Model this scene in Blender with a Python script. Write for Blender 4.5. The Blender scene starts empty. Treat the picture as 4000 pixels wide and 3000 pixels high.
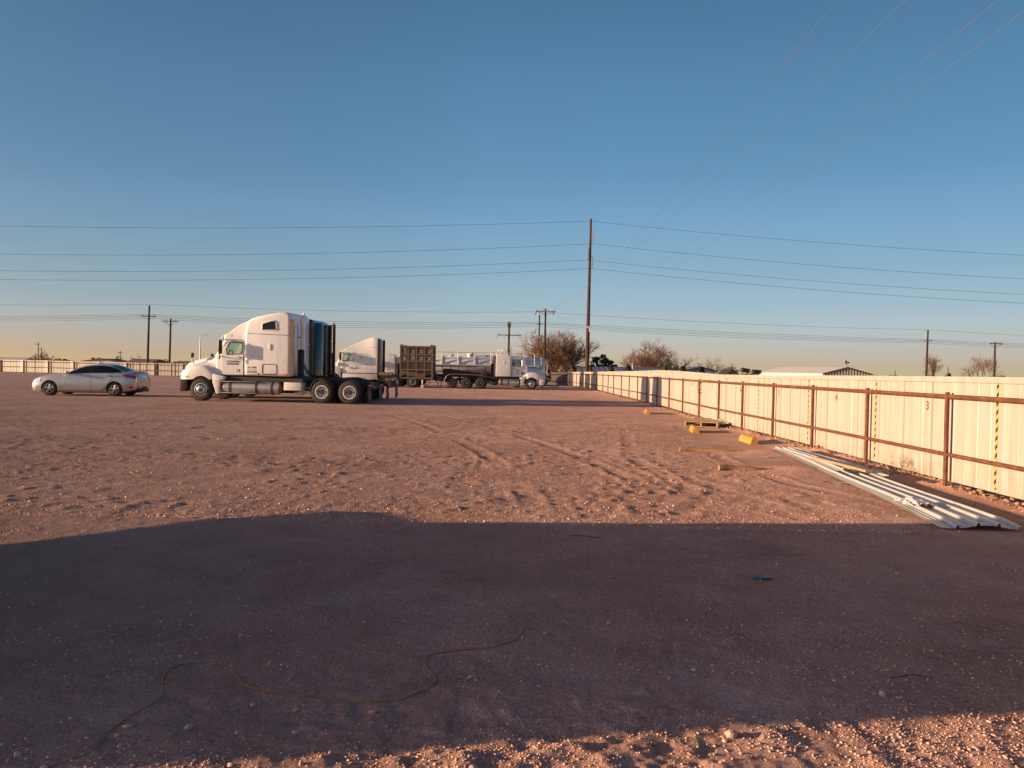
import bpy, bmesh, math, random
import numpy as np
from mathutils import Vector, Matrix
R = math.radians
SC = bpy.context.scene
COL = SC.collection
random.seed(7)

# ------------------------------------------------------------------ camera
HC = 1.65
PITCH = math.atan(57 / 3020.0)
ROLL = R(1.05)
cam = bpy.data.cameras.new('camera')
cam.sensor_width = 36.0
cam.lens = 3020 / 4000 * 36.0
cam.clip_start = 0.1
cam.clip_end = 6000
cam_o = bpy.data.objects.new('camera', cam)
COL.objects.link(cam_o)
_r = Vector((1, 0, 0)); _u = Vector((0, math.sin(PITCH), math.cos(PITCH))); _f = Vector((0, math.cos(PITCH), -math.sin(PITCH)))
_cr = _r * math.cos(ROLL) + _u * math.sin(ROLL)
_cu = _u * math.cos(ROLL) - _r * math.sin(ROLL)
cam_o.matrix_world = Matrix(((_cr.x, _cu.x, -_f.x, 0), (_cr.y, _cu.y, -_f.y, 0), (_cr.z, _cu.z, -_f.z, HC), (0, 0, 0, 1)))
SC.camera = cam_o

# ------------------------------------------------------------------ sky, sun, exposure
SUN_EL = 8.5
SUN_AZ = 262.0        # clockwise from +Y
world = bpy.data.worlds.new('World')
SC.world = world
world.use_nodes = True
wn = world.node_tree
SKY_GAIN = 0.448
GLOW = (5.0, 2.55, 2.3)
sky = wn.nodes.new('ShaderNodeTexSky')
sky.sky_type = 'NISHITA'
sky.sun_disc = False
sky.sun_elevation = R(SUN_EL)
sky.sun_rotation = R(SUN_AZ)
sky.altitude = 800
sky.air_density = 1.0
sky.dust_density = 2.0
sky.ozone_density = 2.0
# warm the sky towards the horizon and round the low sun (dusty evening air)
_tc = wn.nodes.new('ShaderNodeTexCoord'); _sp = wn.nodes.new('ShaderNodeSeparateXYZ'); wn.links.new(_tc.outputs['Generated'], _sp.inputs[0])
_rp = wn.nodes.new('ShaderNodeValToRGB'); wn.links.new(_sp.outputs[2], _rp.inputs[0])
SKY_RAMP = [(0.0, (3.2, 2.9, 2.7)), (0.012, (2.28, 1.98, 2.35)), (0.03, (1.76, 1.56, 2.12)), (0.05, (1.53, 1.43, 1.85)), (0.08, (1.31, 1.31, 1.58)), (0.13, (1.17, 1.26, 1.40)), (0.18, (1.10, 1.28, 1.46)), (0.24, (0.96, 1.21, 1.35)), (0.34, (0.92, 1.22, 1.33)), (0.45, (0.80, 1.13, 1.22)), (0.62, (1.25, 1.08, 1.2)), (0.85, (1.2, 1.0, 1.12))]
while len(_rp.color_ramp.elements) < len(SKY_RAMP): _rp.color_ramp.elements.new(0.9)
for _e, (_q, _c) in zip(_rp.color_ramp.elements, SKY_RAMP):
    _e.position = _q
for _e, (_q, _c) in zip(_rp.color_ramp.elements, SKY_RAMP):
    _e.color = tuple(k / 4 for k in _c) + (1,)
_m1 = wn.nodes.new('ShaderNodeVectorMath'); _m1.operation = 'MULTIPLY'; wn.links.new(sky.outputs[0], _m1.inputs[0]); wn.links.new(_rp.outputs[0], _m1.inputs[1])
_m2 = wn.nodes.new('ShaderNodeVectorMath'); _m2.operation = 'SCALE'; wn.links.new(_m1.outputs[0], _m2.inputs[0]); _m2.inputs['Scale'].default_value = 4 * SKY_GAIN
_dt = wn.nodes.new('ShaderNodeVectorMath'); _dt.operation = 'DOT_PRODUCT'; wn.links.new(_tc.outputs['Generated'], _dt.inputs[0])
_dt.inputs[1].default_value = (math.sin(R(SUN_AZ)) * .985, math.cos(R(SUN_AZ)) * .985, .17)
_mx = wn.nodes.new('ShaderNodeMath'); _mx.operation = 'MAXIMUM'; wn.links.new(_dt.outputs['Value'], _mx.inputs[0]); _mx.inputs[1].default_value = 0.0
_pw = wn.nodes.new('ShaderNodeMath'); _pw.operation = 'POWER'; wn.links.new(_mx.outputs[0], _pw.inputs[0]); _pw.inputs[1].default_value = 7.0
# the sky is dimmer to both sides of the view than straight ahead
_ax = wn.nodes.new('ShaderNodeMapRange'); wn.links.new(_sp.outputs[0], _ax.inputs[0]); _ax.inputs['From Min'].default_value = -1; _ax.inputs['From Max'].default_value = 1
_ar = wn.nodes.new('ShaderNodeValToRGB'); wn.links.new(_ax.outputs[0], _ar.inputs[0])
_ar.color_ramp.elements[0].position = .0; _ar.color_ramp.elements[0].color = (.9, .9, .9, 1); _ar.color_ramp.elements[1].position = 1; _ar.color_ramp.elements[1].color = (.74, .74, .74, 1)
for _q, _c in ((.22, .68), (.36, .85), (.48, 1.0), (.56, .99), (.68, .87), (.78, .76)):
    _e = _ar.color_ramp.elements.new(_q); _e.color = (_c, _c, _c, 1)
_m4 = wn.nodes.new('ShaderNodeVectorMath'); _m4.operation = 'MULTIPLY'; wn.links.new(_m2.outputs[0], _m4.inputs[0]); wn.links.new(_ar.outputs[0], _m4.inputs[1])
_gl = wn.nodes.new('ShaderNodeVectorMath'); _gl.operation = 'SCALE'; _gl.inputs[0].default_value = GLOW; wn.links.new(_pw.outputs[0], _gl.inputs['Scale'])
_ad = wn.nodes.new('ShaderNodeVectorMath'); _ad.operation = 'ADD'; wn.links.new(_m4.outputs[0], _ad.inputs[0]); wn.links.new(_gl.outputs[0], _ad.inputs[1])
# faint uneven haze bands low in the sky
_mp = wn.nodes.new('ShaderNodeMapping'); _mp.inputs['Scale'].default_value = (1.6, 1.6, 26); wn.links.new(_tc.outputs['Generated'], _mp.inputs[0])
_nz = wn.nodes.new('ShaderNodeTexNoise'); _nz.inputs['Scale'].default_value = 1.7; _nz.inputs['Detail'].default_value = 5; wn.links.new(_mp.outputs[0], _nz.inputs['Vector'])
_mr = wn.nodes.new('ShaderNodeMapRange'); _mr.inputs['From Min'].default_value = .3; _mr.inputs['From Max'].default_value = .75; _mr.inputs['To Min'].default_value = .985; _mr.inputs['To Max'].default_value = 1.018; wn.links.new(_nz.outputs[0], _mr.inputs[0])
_m3 = wn.nodes.new('ShaderNodeVectorMath'); _m3.operation = 'SCALE'; wn.links.new(_ad.outputs[0], _m3.inputs[0]); wn.links.new(_mr.outputs[0], _m3.inputs['Scale'])
wn.links.new(_m3.outputs[0], wn.nodes['Background'].inputs[0])
wn.nodes['Background'].inputs[1].default_value = 0.14

sl = bpy.data.lights.new('sun', 'SUN')
sl.energy = 5.0
sl.angle = R(0.5)
sl.color = (1.0, 0.65, 0.36)
sun = bpy.data.objects.new('sun', sl)
COL.objects.link(sun)
_sd = Vector((math.sin(R(SUN_AZ)) * math.cos(R(SUN_EL)), math.cos(R(SUN_AZ)) * math.cos(R(SUN_EL)), math.sin(R(SUN_EL))))
sun.rotation_euler = _sd.to_track_quat('Z', 'Y').to_euler()
sun.location = _sd * 50

SC.view_settings.view_transform = 'Standard'
SC.view_settings.look = 'None'
SC.view_settings.exposure = 1.18
SC.view_settings.gamma = 1.0
SC.render.engine = 'CYCLES'
SC.cycles.use_denoising = True
SC.cycles.max_bounces = 6
SC.cycles.transparent_max_bounces = 12

# ------------------------------------------------------------------ materials
def mat(name, col, rough=0.6, metal=0.0, vary=0.0, scale=6.0, bump=0.0, bscale=40.0, spec=0.5, col2=None, coat=0.0, stretch=(1, 1, 1)):
    m = bpy.data.materials.new(name)
    m.use_nodes = True
    n = m.node_tree; p = n.nodes['Principled BSDF']
    p.inputs['Roughness'].default_value = rough
    p.inputs['Metallic'].default_value = metal
    p.inputs['Specular IOR Level'].default_value = spec
    p.inputs['Coat Weight'].default_value = coat
    p.inputs['Coat Roughness'].default_value = 0.06
    tc = n.nodes.new('ShaderNodeTexCoord')
    mp = n.nodes.new('ShaderNodeMapping'); mp.inputs['Scale'].default_value = stretch
    n.links.new(tc.outputs['Object'], mp.inputs[0])
    nz = n.nodes.new('ShaderNodeTexNoise'); nz.inputs['Scale'].default_value = scale; nz.inputs['Detail'].default_value = 6
    nz.inputs['Roughness'].default_value = 0.65
    n.links.new(mp.outputs[0], nz.inputs['Vector'])
    rp = n.nodes.new('ShaderNodeValToRGB')
    c2 = col2 if col2 else tuple(max(0, c * (1 - vary)) for c in col)
    rp.color_ramp.elements[0].position = 0.36; rp.color_ramp.elements[1].position = 0.64
    rp.color_ramp.elements[0].color = (*c2, 1); rp.color_ramp.elements[1].color = (*col, 1)
    n.links.new(nz.outputs[0], rp.inputs[0]); n.links.new(rp.outputs[0], p.inputs['Base Color'])
    if bump:
        b2 = n.nodes.new('ShaderNodeTexNoise'); b2.inputs['Scale'].default_value = bscale; b2.inputs['Detail'].default_value = 4
        n.links.new(tc.outputs['Object'], b2.inputs['Vector'])
        bp = n.nodes.new('ShaderNodeBump'); bp.inputs['Strength'].default_value = bump; bp.inputs['Distance'].default_value = 0.02
        n.links.new(b2.outputs[0], bp.inputs['Height']); n.links.new(bp.outputs[0], p.inputs['Normal'])
    return m

def glass(name, tint, refl=0.25):
    m = bpy.data.materials.new(name); m.use_nodes = True
    n = m.node_tree; n.nodes.remove(n.nodes['Principled BSDF'])
    tr = n.nodes.new('ShaderNodeBsdfTransparent'); tr.inputs[0].default_value = (*tint, 1)
    gl = n.nodes.new('ShaderNodeBsdfGlossy'); gl.inputs['Roughness'].default_value = 0.02
    lw = n.nodes.new('ShaderNodeLayerWeight'); lw.inputs[0].default_value = refl
    mx = n.nodes.new('ShaderNodeMixShader')
    n.links.new(lw.outputs['Fresnel'], mx.inputs[0]); n.links.new(tr.outputs[0], mx.inputs[1]); n.links.new(gl.outputs[0], mx.inputs[2])
    n.links.new(mx.outputs[0], n.nodes['Material Output'].inputs[0])
    return m

M = dict(
    white=mat('white_truck_paint', (0.64, 0.655, 0.67), 0.32, 0, 0.09, 2.2, coat=0.4),
    white2=mat('white_tank_paint', (0.50, 0.525, 0.56), 0.42, 0, 0.18, 3.0, coat=0.1),
    blue=mat('dark_blue_paint', (0.0025, 0.018, 0.050), 0.22, 0.35, 0.3, 2, coat=0.9),
    silver=mat('silver_car_paint', (0.44, 0.44, 0.44), 0.30, 0.55, 0.05, 2, coat=0.7),
    black=mat('black_plastic', (0.014, 0.014, 0.015), 0.55, 0, 0.4, 8),
    frame=mat('dusty_black_chassis', (0.018, 0.016, 0.015), 0.7, 0, 0.5, 5),
    bumper=mat('olive_black_bumper', (0.030, 0.026, 0.014), 0.32, 0.2, 0.3, 4),
    tyre=mat('dusty_rubber', (0.026, 0.023, 0.021), 0.85, 0, 0.45, 9, bump=0.2),
    alu=mat('polished_aluminium', (0.72, 0.70, 0.68), 0.22, 0.9, 0.2, 6),
    rimw=mat('white_painted_rim', (0.60, 0.59, 0.58), 0.45, 0, 0.2, 7),
    rimd=mat('dull_steel_rim', (0.22, 0.21, 0.20), 0.45, 0.7, 0.3, 7),
    tank=mat('brushed_aluminium_tank', (0.50, 0.49, 0.48), 0.38, 0.75, 0.15, 5, stretch=(1, 1, 8)),
    chrome=mat('chrome', (0.8, 0.8, 0.8), 0.1, 1.0, 0.05, 5),
    glass=glass('cab_glass', (0.80, 0.90, 0.86)),
    dark=mat('dark_tinted_glass', (0.006, 0.009, 0.011), 0.05, 0, 0.2, 2, spec=0.35),
    interior=mat('grey_cab_trim', (0.10, 0.095, 0.09), 0.8, 0, 0.3, 5),
    red=mat('red_lens', (0.35, 0.008, 0.012), 0.15, 0, 0.3, 9, coat=0.5),
    amber=mat('amber_lens', (0.75, 0.16, 0.01), 0.2, 0, 0.2, 9, coat=0.5),
    lamp=mat('clear_lamp_lens', (0.75, 0.76, 0.78), 0.06, 0.6, 0.1, 9, coat=1.0),
    ink=mat('black_lettering', (0.012, 0.012, 0.012), 0.6, 0, 0.2, 20),
    redink=mat('red_stencil_paint', (0.42, 0.02, 0.015), 0.7, 0, 0.3, 30),
    paleink=mat('pale_stencil_paint', (0.66, 0.60, 0.50), 0.75, 0, 0.25, 14),
    tan=mat('brown_box_paint', (0.165, 0.120, 0.077), 0.6, 0, 0.25, 3, col2=(0.125, 0.092, 0.060)),
    tanrub=mat('tan_rubber_fairing', (0.15, 0.11, 0.062), 0.5, 0.2, 0.3, 3),
    rust=mat('rusty_pipe', (0.155, 0.055, 0.027), 0.8, 0.15, 0.5, 9, bump=0.3, bscale=60, col2=(0.075, 0.026, 0.015)),
    sheet=mat('cream_steel_sheet', (0.305, 0.29, 0.27), 0.42, 0, 0.07, 1.5, stretch=(3, 3, 0.3)),
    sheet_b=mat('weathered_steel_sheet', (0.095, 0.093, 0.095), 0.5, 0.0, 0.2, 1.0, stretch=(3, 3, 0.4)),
    galv=mat('galvanised_sheet', (0.37, 0.375, 0.38), 0.36, 0.10, 0.15, 3, stretch=(4, 1, 1)),
    skyshade=mat('galvanised_painted_sky_shade', (0.075, 0.10, 0.15), 0.4, 0.0, 0.15, 3),  # dark blue paints in the reflected sky and shade on these panels
    wood=mat('weathered_timber', (0.36, 0.24, 0.13), 0.85, 0, 0.4, 5, bump=0.3, stretch=(0.6, 6, 6)),
    log=mat('sandy_log', (0.27, 0.155, 0.085), 0.9, 0, 0.35, 6, bump=0.5, bscale=25),
    pole=mat('creosoted_pole', (0.036, 0.021, 0.014), 0.85, 0, 0.5, 2.5, bump=0.3, col2=(0.016, 0.011, 0.009), stretch=(6, 6, 0.5)),
    steelpole=mat('weathering_steel_pole', (0.052, 0.025, 0.014), 0.8, 0.1, 0.35, 1.2, col2=(0.03, 0.015, 0.010), stretch=(4, 4, 0.6)),
    ceramic=mat('grey_porcelain', (0.42, 0.40, 0.38), 0.25, 0, 0.2, 10),
    wire=mat('dark_wire', (0.05, 0.048, 0.046), 0.6, 0.4, 0.2, 5),
    wirel=mat('dull_aluminium_wire', (0.20, 0.17, 0.17), 0.5, 0.4, 0.1, 5),
    yellow=mat('yellow_curb_paint', (0.47, 0.195, 0.02), 0.75, 0, 0.3, 9, bump=0.2, col2=(0.46, 0.20, 0.03)),
    twig=mat('red_brown_twigs', (0.20, 0.115, 0.075), 0.9, 0, 0.35, 0.8),
    twig2=mat('pale_bare_twigs', (0.20, 0.125, 0.085), 0.9, 0, 0.3, 0.8),
    drystem=mat('pale_dry_stem', (0.36, 0.25, 0.17), 0.9, 0, 0.2, 8),
    bark=mat('grey_brown_bark', (0.10, 0.065, 0.045), 0.9, 0, 0.4, 6, bump=0.4),
    leaf=mat('dark_evergreen_leaves', (0.024, 0.030, 0.014), 0.75, 0, 0.5, 1.5),
    shrub=mat('brown_green_shrub_leaves', (0.050, 0.046, 0.018), 0.8, 0, 0.5, 2.5, col2=(0.022, 0.024, 0.012)),
    roof=mat('blue_grey_metal_roof', (0.17, 0.20, 0.24), 0.5, 0.3, 0.3, 2),
    roofw=mat('pale_metal_roof', (0.56, 0.54, 0.52), 0.5, 0.2, 0.15, 1),
    wallw=mat('pale_wall', (0.55, 0.52, 0.47), 0.7, 0, 0.2, 1.5),
    wallb=mat('brown_wall', (0.25, 0.15, 0.10), 0.8, 0, 0.3, 1.5),
    roofd=mat('dark_shingle_roof', (0.13, 0.095, 0.085), 0.85, 0, 0.3, 3),
    cord=mat('orange_brown_cord', (0.34, 0.16, 0.045), 0.8, 0, 0.3, 30),
    plastic=mat('crumpled_white_plastic', (0.62, 0.63, 0.66), 0.5, 0, 0.2, 20),
    teal=mat('teal_plastic', (0.02, 0.22, 0.24), 0.5, 0, 0.2, 20),
    stone=mat('pale_gravel', (0.54, 0.36, 0.30), 0.9, 0, 0.4, 3, col2=(0.38, 0.23, 0.19)),
    grit=mat('reddish_grit', (0.64, 0.40, 0.315), 0.9, 0, 0.3, 5, col2=(0.50, 0.29, 0.22)),
    clod=mat('earth_clod', (0.66, 0.41, 0.32), 0.95, 0, 0.3, 4, col2=(0.52, 0.30, 0.23)),
    rock=mat('rust_brown_rock', (0.34, 0.20, 0.13), 0.9, 0, 0.5, 4, col2=(0.13, 0.06, 0.035), bump=0.4, bscale=15),
    flagred=mat('reflective_tape', (0.5, 0.1, 0.1), 0.5, 0, 0.1, 10),
)

def hazard():
    m = bpy.data.materials.new('hazard_tape'); m.use_nodes = True
    n = m.node_tree; p = n.nodes['Principled BSDF']; p.inputs['Roughness'].default_value = 0.5
    tc = n.nodes.new('ShaderNodeTexCoord'); sp = n.nodes.new('ShaderNodeSeparateXYZ'); n.links.new(tc.outputs['Object'], sp.inputs[0])
    ad = n.nodes.new('ShaderNodeMath'); ad.operation = 'ADD'; n.links.new(sp.outputs[1], ad.inputs[0]); n.links.new(sp.outputs[2], ad.inputs[1])
    mu = n.nodes.new('ShaderNodeMath'); mu.operation = 'MULTIPLY'; mu.inputs[1].default_value = 8.5; n.links.new(ad.outputs[0], mu.inputs[0])
    fr = n.nodes.new('ShaderNodeMath'); fr.operation = 'FRACT'; n.links.new(mu.outputs[0], fr.inputs[0])
    gt = n.nodes.new('ShaderNodeMath'); gt.operation = 'GREATER_THAN'; gt.inputs[1].default_value = 0.5; n.links.new(fr.outputs[0], gt.inputs[0])
    mx = n.nodes.new('ShaderNodeMix'); mx.data_type = 'RGBA'; n.links.new(gt.outputs[0], mx.inputs[0])
    mx.inputs[6].default_value = (0.02, 0.02, 0.02, 1); mx.inputs[7].default_value = (0.55, 0.30, 0.02, 1)
    n.links.new(mx.outputs[2], p.inputs['Base Color'])
    return m
M['hazard'] = hazard()

def weather(m, layers):
    n = m.node_tree; p = n.nodes['Principled BSDF']
    old = p.inputs['Base Color'].links[0].from_socket
    tc = n.nodes.new('ShaderNodeTexCoord'); sp = n.nodes.new('ShaderNodeSeparateXYZ'); n.links.new(tc.outputs['Object'], sp.inputs[0])
    def layer(src, col, scale, vec, lo, hi, zlo, zhi, amt):
        mp = n.nodes.new('ShaderNodeMapping'); mp.inputs['Scale'].default_value = vec; n.links.new(tc.outputs['Object'], mp.inputs[0])
        nz = n.nodes.new('ShaderNodeTexNoise'); nz.inputs['Scale'].default_value = scale; nz.inputs['Detail'].default_value = 7; n.links.new(mp.outputs[0], nz.inputs['Vector'])
        a = n.nodes.new('ShaderNodeMapRange'); a.inputs['From Min'].default_value = lo; a.inputs['From Max'].default_value = hi; n.links.new(nz.outputs[0], a.inputs[0])
        b = n.nodes.new('ShaderNodeMapRange'); b.inputs['From Min'].default_value = zlo; b.inputs['From Max'].default_value = zhi; n.links.new(sp.outputs[2], b.inputs[0])
        k = n.nodes.new('ShaderNodeMath'); k.operation = 'MULTIPLY'; n.links.new(a.outputs[0], k.inputs[0]); n.links.new(b.outputs[0], k.inputs[1])
        k2 = n.nodes.new('ShaderNodeMath'); k2.operation = 'MULTIPLY'; k2.inputs[1].default_value = amt; n.links.new(k.outputs[0], k2.inputs[0])
        x = n.nodes.new('ShaderNodeMix'); x.data_type = 'RGBA'; n.links.new(k2.outputs[0], x.inputs[0]); n.links.new(src, x.inputs[6]); x.inputs[7].default_value = (*col, 1)
        return x.outputs[2]
    c = old
    for L in layers: c = layer(c, *L)
    n.links.new(c, p.inputs['Base Color'])
# dirt splashed along the foot, faint rusty runs, panel to panel tone
weather(M['sheet'], [((0.26, 0.16, 0.10), 3.0, (1, 2.2, 1.2), .38, .68, .55, .08, .75), ((0.22, 0.13, 0.08), 2.0, (1, 9, .35), .60, .78, 1.75, .6, .30), ((0.365, 0.355, 0.34), 1.0, (1, 5, .2), .45, .60, -1, 0, .45)])
# road dust on the lower bodywork and rain streaks
weather(M['white'], [((0.33, 0.25, 0.19), 2.5, (1, 1, 1.6), .30, .68, 1.55, .35, .75), ((0.40, 0.36, 0.32), 3.0, (6, 6, .5), .52, .72, 0, .4, .35)])
weather(M['silver'], [((0.30, 0.22, 0.17), 3.0, (1, 1, 1.6), .30, .68, .65, .15, .6)])
weather(M['tank'], [((0.30, 0.22, 0.16), 3.0, (1, 1, 1), .40, .70, .9, .3, .6)])
weather(M['white2'], [((0.32, 0.27, 0.24), 1.5, (1, 3, .8), .42, .70, 2.2, 1.2, .45)])
weather(M['yellow'], [((0.33, 0.22, 0.13), 6.0, (1, 1, 1), .44, .62, .22, .02, .75)])
weather(M['tan'], [((0.10, 0.055, 0.03), 2.0, (3, 3, .6), .54, .72, -1, 0, .6)])

# ------------------------------------------------------------------ mesh helpers
class MB:
    def __init__(s, xf=None):
        s.v = []; s.f = []; s.xf = xf
    def add(s, vs, fs):
        o = len(s.v)
        s.v += [tuple(s.xf @ Vector(p)) if s.xf else tuple(p) for p in vs]
        s.f += [tuple(i + o for i in f) for f in fs]
        return s
    def box(s, c, d, rot=None):
        x, y, z = d[0] / 2, d[1] / 2, d[2] / 2
        P = [Vector((a * x, b * y, e * z)) for a in (-1, 1) for b in (-1, 1) for e in (-1, 1)]
        if rot is not None: P = [rot @ p for p in P]
        P = [p + Vector(c) for p in P]
        return s.add(P, [(0, 1, 3, 2), (4, 6, 7, 5), (0, 4, 5, 1), (2, 3, 7, 6), (0, 2, 6, 4), (1, 5, 7, 3)])
    def bx(s, x0, x1, y0, y1, z0, z1):
        return s.box(((x0 + x1) / 2, (y0 + y1) / 2, (z0 + z1) / 2), (abs(x1 - x0), abs(y1 - y0), abs(z1 - z0)))
    def prism(s, poly, a, b, mp):          # mp(u, v, t) -> xyz ; extruded from t=a to t=b
        n = len(poly)
        vs = [mp(u, v, a) for u, v in poly] + [mp(u, v, b) for u, v in poly]
        fs = [tuple(range(n))[::-1], tuple(range(n, 2 * n))] + [(i, (i + 1) % n, n + (i + 1) % n, n + i) for i in range(n)]
        return s.add(vs, fs)
    def loft(s, rings, cap=True, closed=True):
        n = len(rings[0]); vs = [p for r in rings for p in r]; fs = []
        for k in range(len(rings) - 1):
            for i in range(n if closed else n - 1):
                j = (i + 1) % n
                fs.append((k * n + i, k * n + j, (k + 1) * n + j, (k + 1) * n + i))
        if cap and closed:
            fs.append(tuple(range(n))[::-1]); fs.append(tuple(range((len(rings) - 1) * n, len(rings) * n)))
        return s.add(vs, fs)
    def tube(s, pts, r, n=6, cap=True):
        pts = [Vector(p) for p in pts]; rings = []
        rr = r if isinstance(r, (list, tuple)) else [r] * len(pts)
        for i, p in enumerate(pts):
            d = (pts[min(i + 1, len(pts) - 1)] - pts[max(i - 1, 0)])
            if d.length < 1e-9: d = Vector((0, 0, 1))
            d.normalize()
            a = Vector((0, 0, 1)) if abs(d.z) < 0.9 else Vector((1, 0, 0))
            u = d.cross(a).normalized(); w = d.cross(u)
            rings.append([p + (u * math.cos(2 * math.pi * k / n) + w * math.sin(2 * math.pi * k / n)) * rr[i] for k in range(n)])
        return s.loft(rings, cap)
    def lathe(s, prof, c, ax='y', n=28, cap=True):
        c = Vector(c); rings = []
        for r, t in prof:
            ring = []
            for k in range(n):
                a = 2 * math.pi * k / n; x, y = r * math.cos(a), r * math.sin(a)
                ring.append(c + (Vector((x, t, y)) if ax == 'y' else Vector((x, y, t)) if ax == 'z' else Vector((t, x, y))))
            rings.append(ring)
        return s.loft(rings, cap)
    def build(s, name, m, parent=None, ang=35, bev=0, seg=2, bang=40):
        me = bpy.data.meshes.new(name)
        me.from_pydata(s.v, [], s.f)
        bm = bmesh.new(); bm.from_mesh(me)
        bmesh.ops.recalc_face_normals(bm, faces=bm.faces)
        if bev:
            ed = [e for e in bm.edges if len(e.link_faces) == 2 and e.calc_face_angle(0) > R(bang)]
            bmesh.ops.bevel(bm, geom=ed, offset=bev, segments=seg, profile=0.6, affect='EDGES', clamp_overlap=True)
        bm.to_mesh(me); bm.free()
        finish(me, ang)
        me.materials.append(M[m] if isinstance(m, str) else m)
        o = bpy.data.objects.new(name, me)
        COL.objects.link(o)
        if parent: o.parent = parent
        return o

def finish(me, ang):
    me.polygons.foreach_set('use_smooth', [ang > 0] * len(me.polygons))
    if ang > 0 and hasattr(me, 'set_sharp_from_angle'): me.set_sharp_from_angle(angle=R(ang))
    me.update()

def cut(o, cutters, ang=35):
    objs = []
    for c in cutters:
        me = bpy.data.meshes.new('cutter'); me.from_pydata(c.v, [], c.f)
        bm = bmesh.new(); bm.from_mesh(me); bmesh.ops.recalc_face_normals(bm, faces=bm.faces); bm.to_mesh(me); bm.free()
        k = bpy.data.objects.new('cutter', me); COL.objects.link(k); k.matrix_world = Matrix.Identity(4)
        md = o.modifiers.new('b', 'BOOLEAN'); md.object = k; md.operation = 'DIFFERENCE'; md.solver = 'EXACT'
        objs.append(k)
    par = o.parent; o.parent = None
    bpy.context.view_layer.update()
    me = bpy.data.meshes.new_from_object(o.evaluated_get(bpy.context.evaluated_depsgraph_get()))
    o.modifiers.clear(); old = o.data; me.name = old.name; o.data = me; bpy.data.meshes.remove(old)
    o.parent = par
    for k in objs:
        d = k.data; bpy.data.objects.remove(k); bpy.data.meshes.remove(d)
    finish(o.data, ang)
    return o

def thing(name, label, cat, loc=(0, 0, 0), rz=0, group=None, scale=1):
    o = bpy.data.objects.new(name, None); COL.objects.link(o)
    o.empty_display_size = 0.3
    o.location = loc; o.rotation_euler = (0, 0, rz); o.scale = (scale,) * 3
    return tag(o, label, cat, group)

def tag(o, label=None, cat=None, group=None, kind=None):
    if label: o['label'] = label
    if cat: o['category'] = cat
    if group: o['group'] = group
    if kind: o['kind'] = kind
    return o

def copy_tree(o, parent=None):
    c = o.copy(); COL.objects.link(c); c.parent = parent
    for ch in list(o.children): copy_tree(ch, c)
    return c

_tc = {}
def text_geo(txt, size):
    k = (txt, size)
    if k not in _tc:
        cu = bpy.data.curves.new('t', 'FONT'); cu.body = txt; cu.size = size; cu.align_x = 'CENTER'; cu.resolution_u = 3
        o = bpy.data.objects.new('t', cu); COL.objects.link(o); bpy.context.view_layer.update()
        me = bpy.data.meshes.new_from_object(o.evaluated_get(bpy.context.evaluated_depsgraph_get()))
        _tc[k] = ([tuple(v.co) for v in me.vertices], [tuple(p.vertices) for p in me.polygons])
        bpy.data.objects.remove(o); bpy.data.curves.remove(cu); bpy.data.meshes.remove(me)
    return _tc[k]

def put_text(mb, txt, size, org, right, up=(0, 0, 1), squeeze=1.0, bold=0.0, arch=0.0):
    vs, fs = text_geo(txt, size); org = Vector(org); right = Vector(right); up = Vector(up); nrm = right.cross(up)
    offs = [(0, 0)] if not bold else [(-bold, 0), (bold, 0), (0, 0), (0, bold)]
    for i, (a, b) in enumerate(offs):
        mb.add([org + right * (v[0] * squeeze + a) + up * (v[1] + b - arch * v[0] * v[0]) + nrm * (0.0008 * i) for v in vs], fs)

# ------------------------------------------------------------------ numpy noise and the ground
def _h(ix, iy, seed):
    n = (ix.astype(np.int64) * 374761393 + iy.astype(np.int64) * 668265263 + seed * 1442695041) & 0x7fffffff
    n = ((n ^ (n >> 13)) * 1274126177) & 0x7fffffff
    n = (n ^ (n >> 16)) & 0xffff
    return n / 65535.0
def vnoise(x, y, seed=0):
    ix = np.floor(x); iy = np.floor(y); fx = x - ix; fy = y - iy
    u = fx * fx * fx * (fx * (fx * 6 - 15) + 10); v = fy * fy * fy * (fy * (fy * 6 - 15) + 10)
    a = _h(ix, iy, seed); b = _h(ix + 1, iy, seed); c = _h(ix, iy + 1, seed); d = _h(ix + 1, iy + 1, seed)
    return (a + (b - a) * u + (c - a) * v + (a - b - c + d) * u * v) * 2 - 1
def seg_d(x, y, pts):
    best = np.full(x.shape, 1e9)
    for (ax, ay), (bx, by) in zip(pts[:-1], pts[1:]):
        dx, dy = bx - ax, by - ay; L = dx * dx + dy * dy
        t = np.clip(((x - ax) * dx + (y - ay) * dy) / L, 0, 1)
        best = np.minimum(best, np.hypot(x - ax - t * dx, y - ay - t * dy))
    return best
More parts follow.
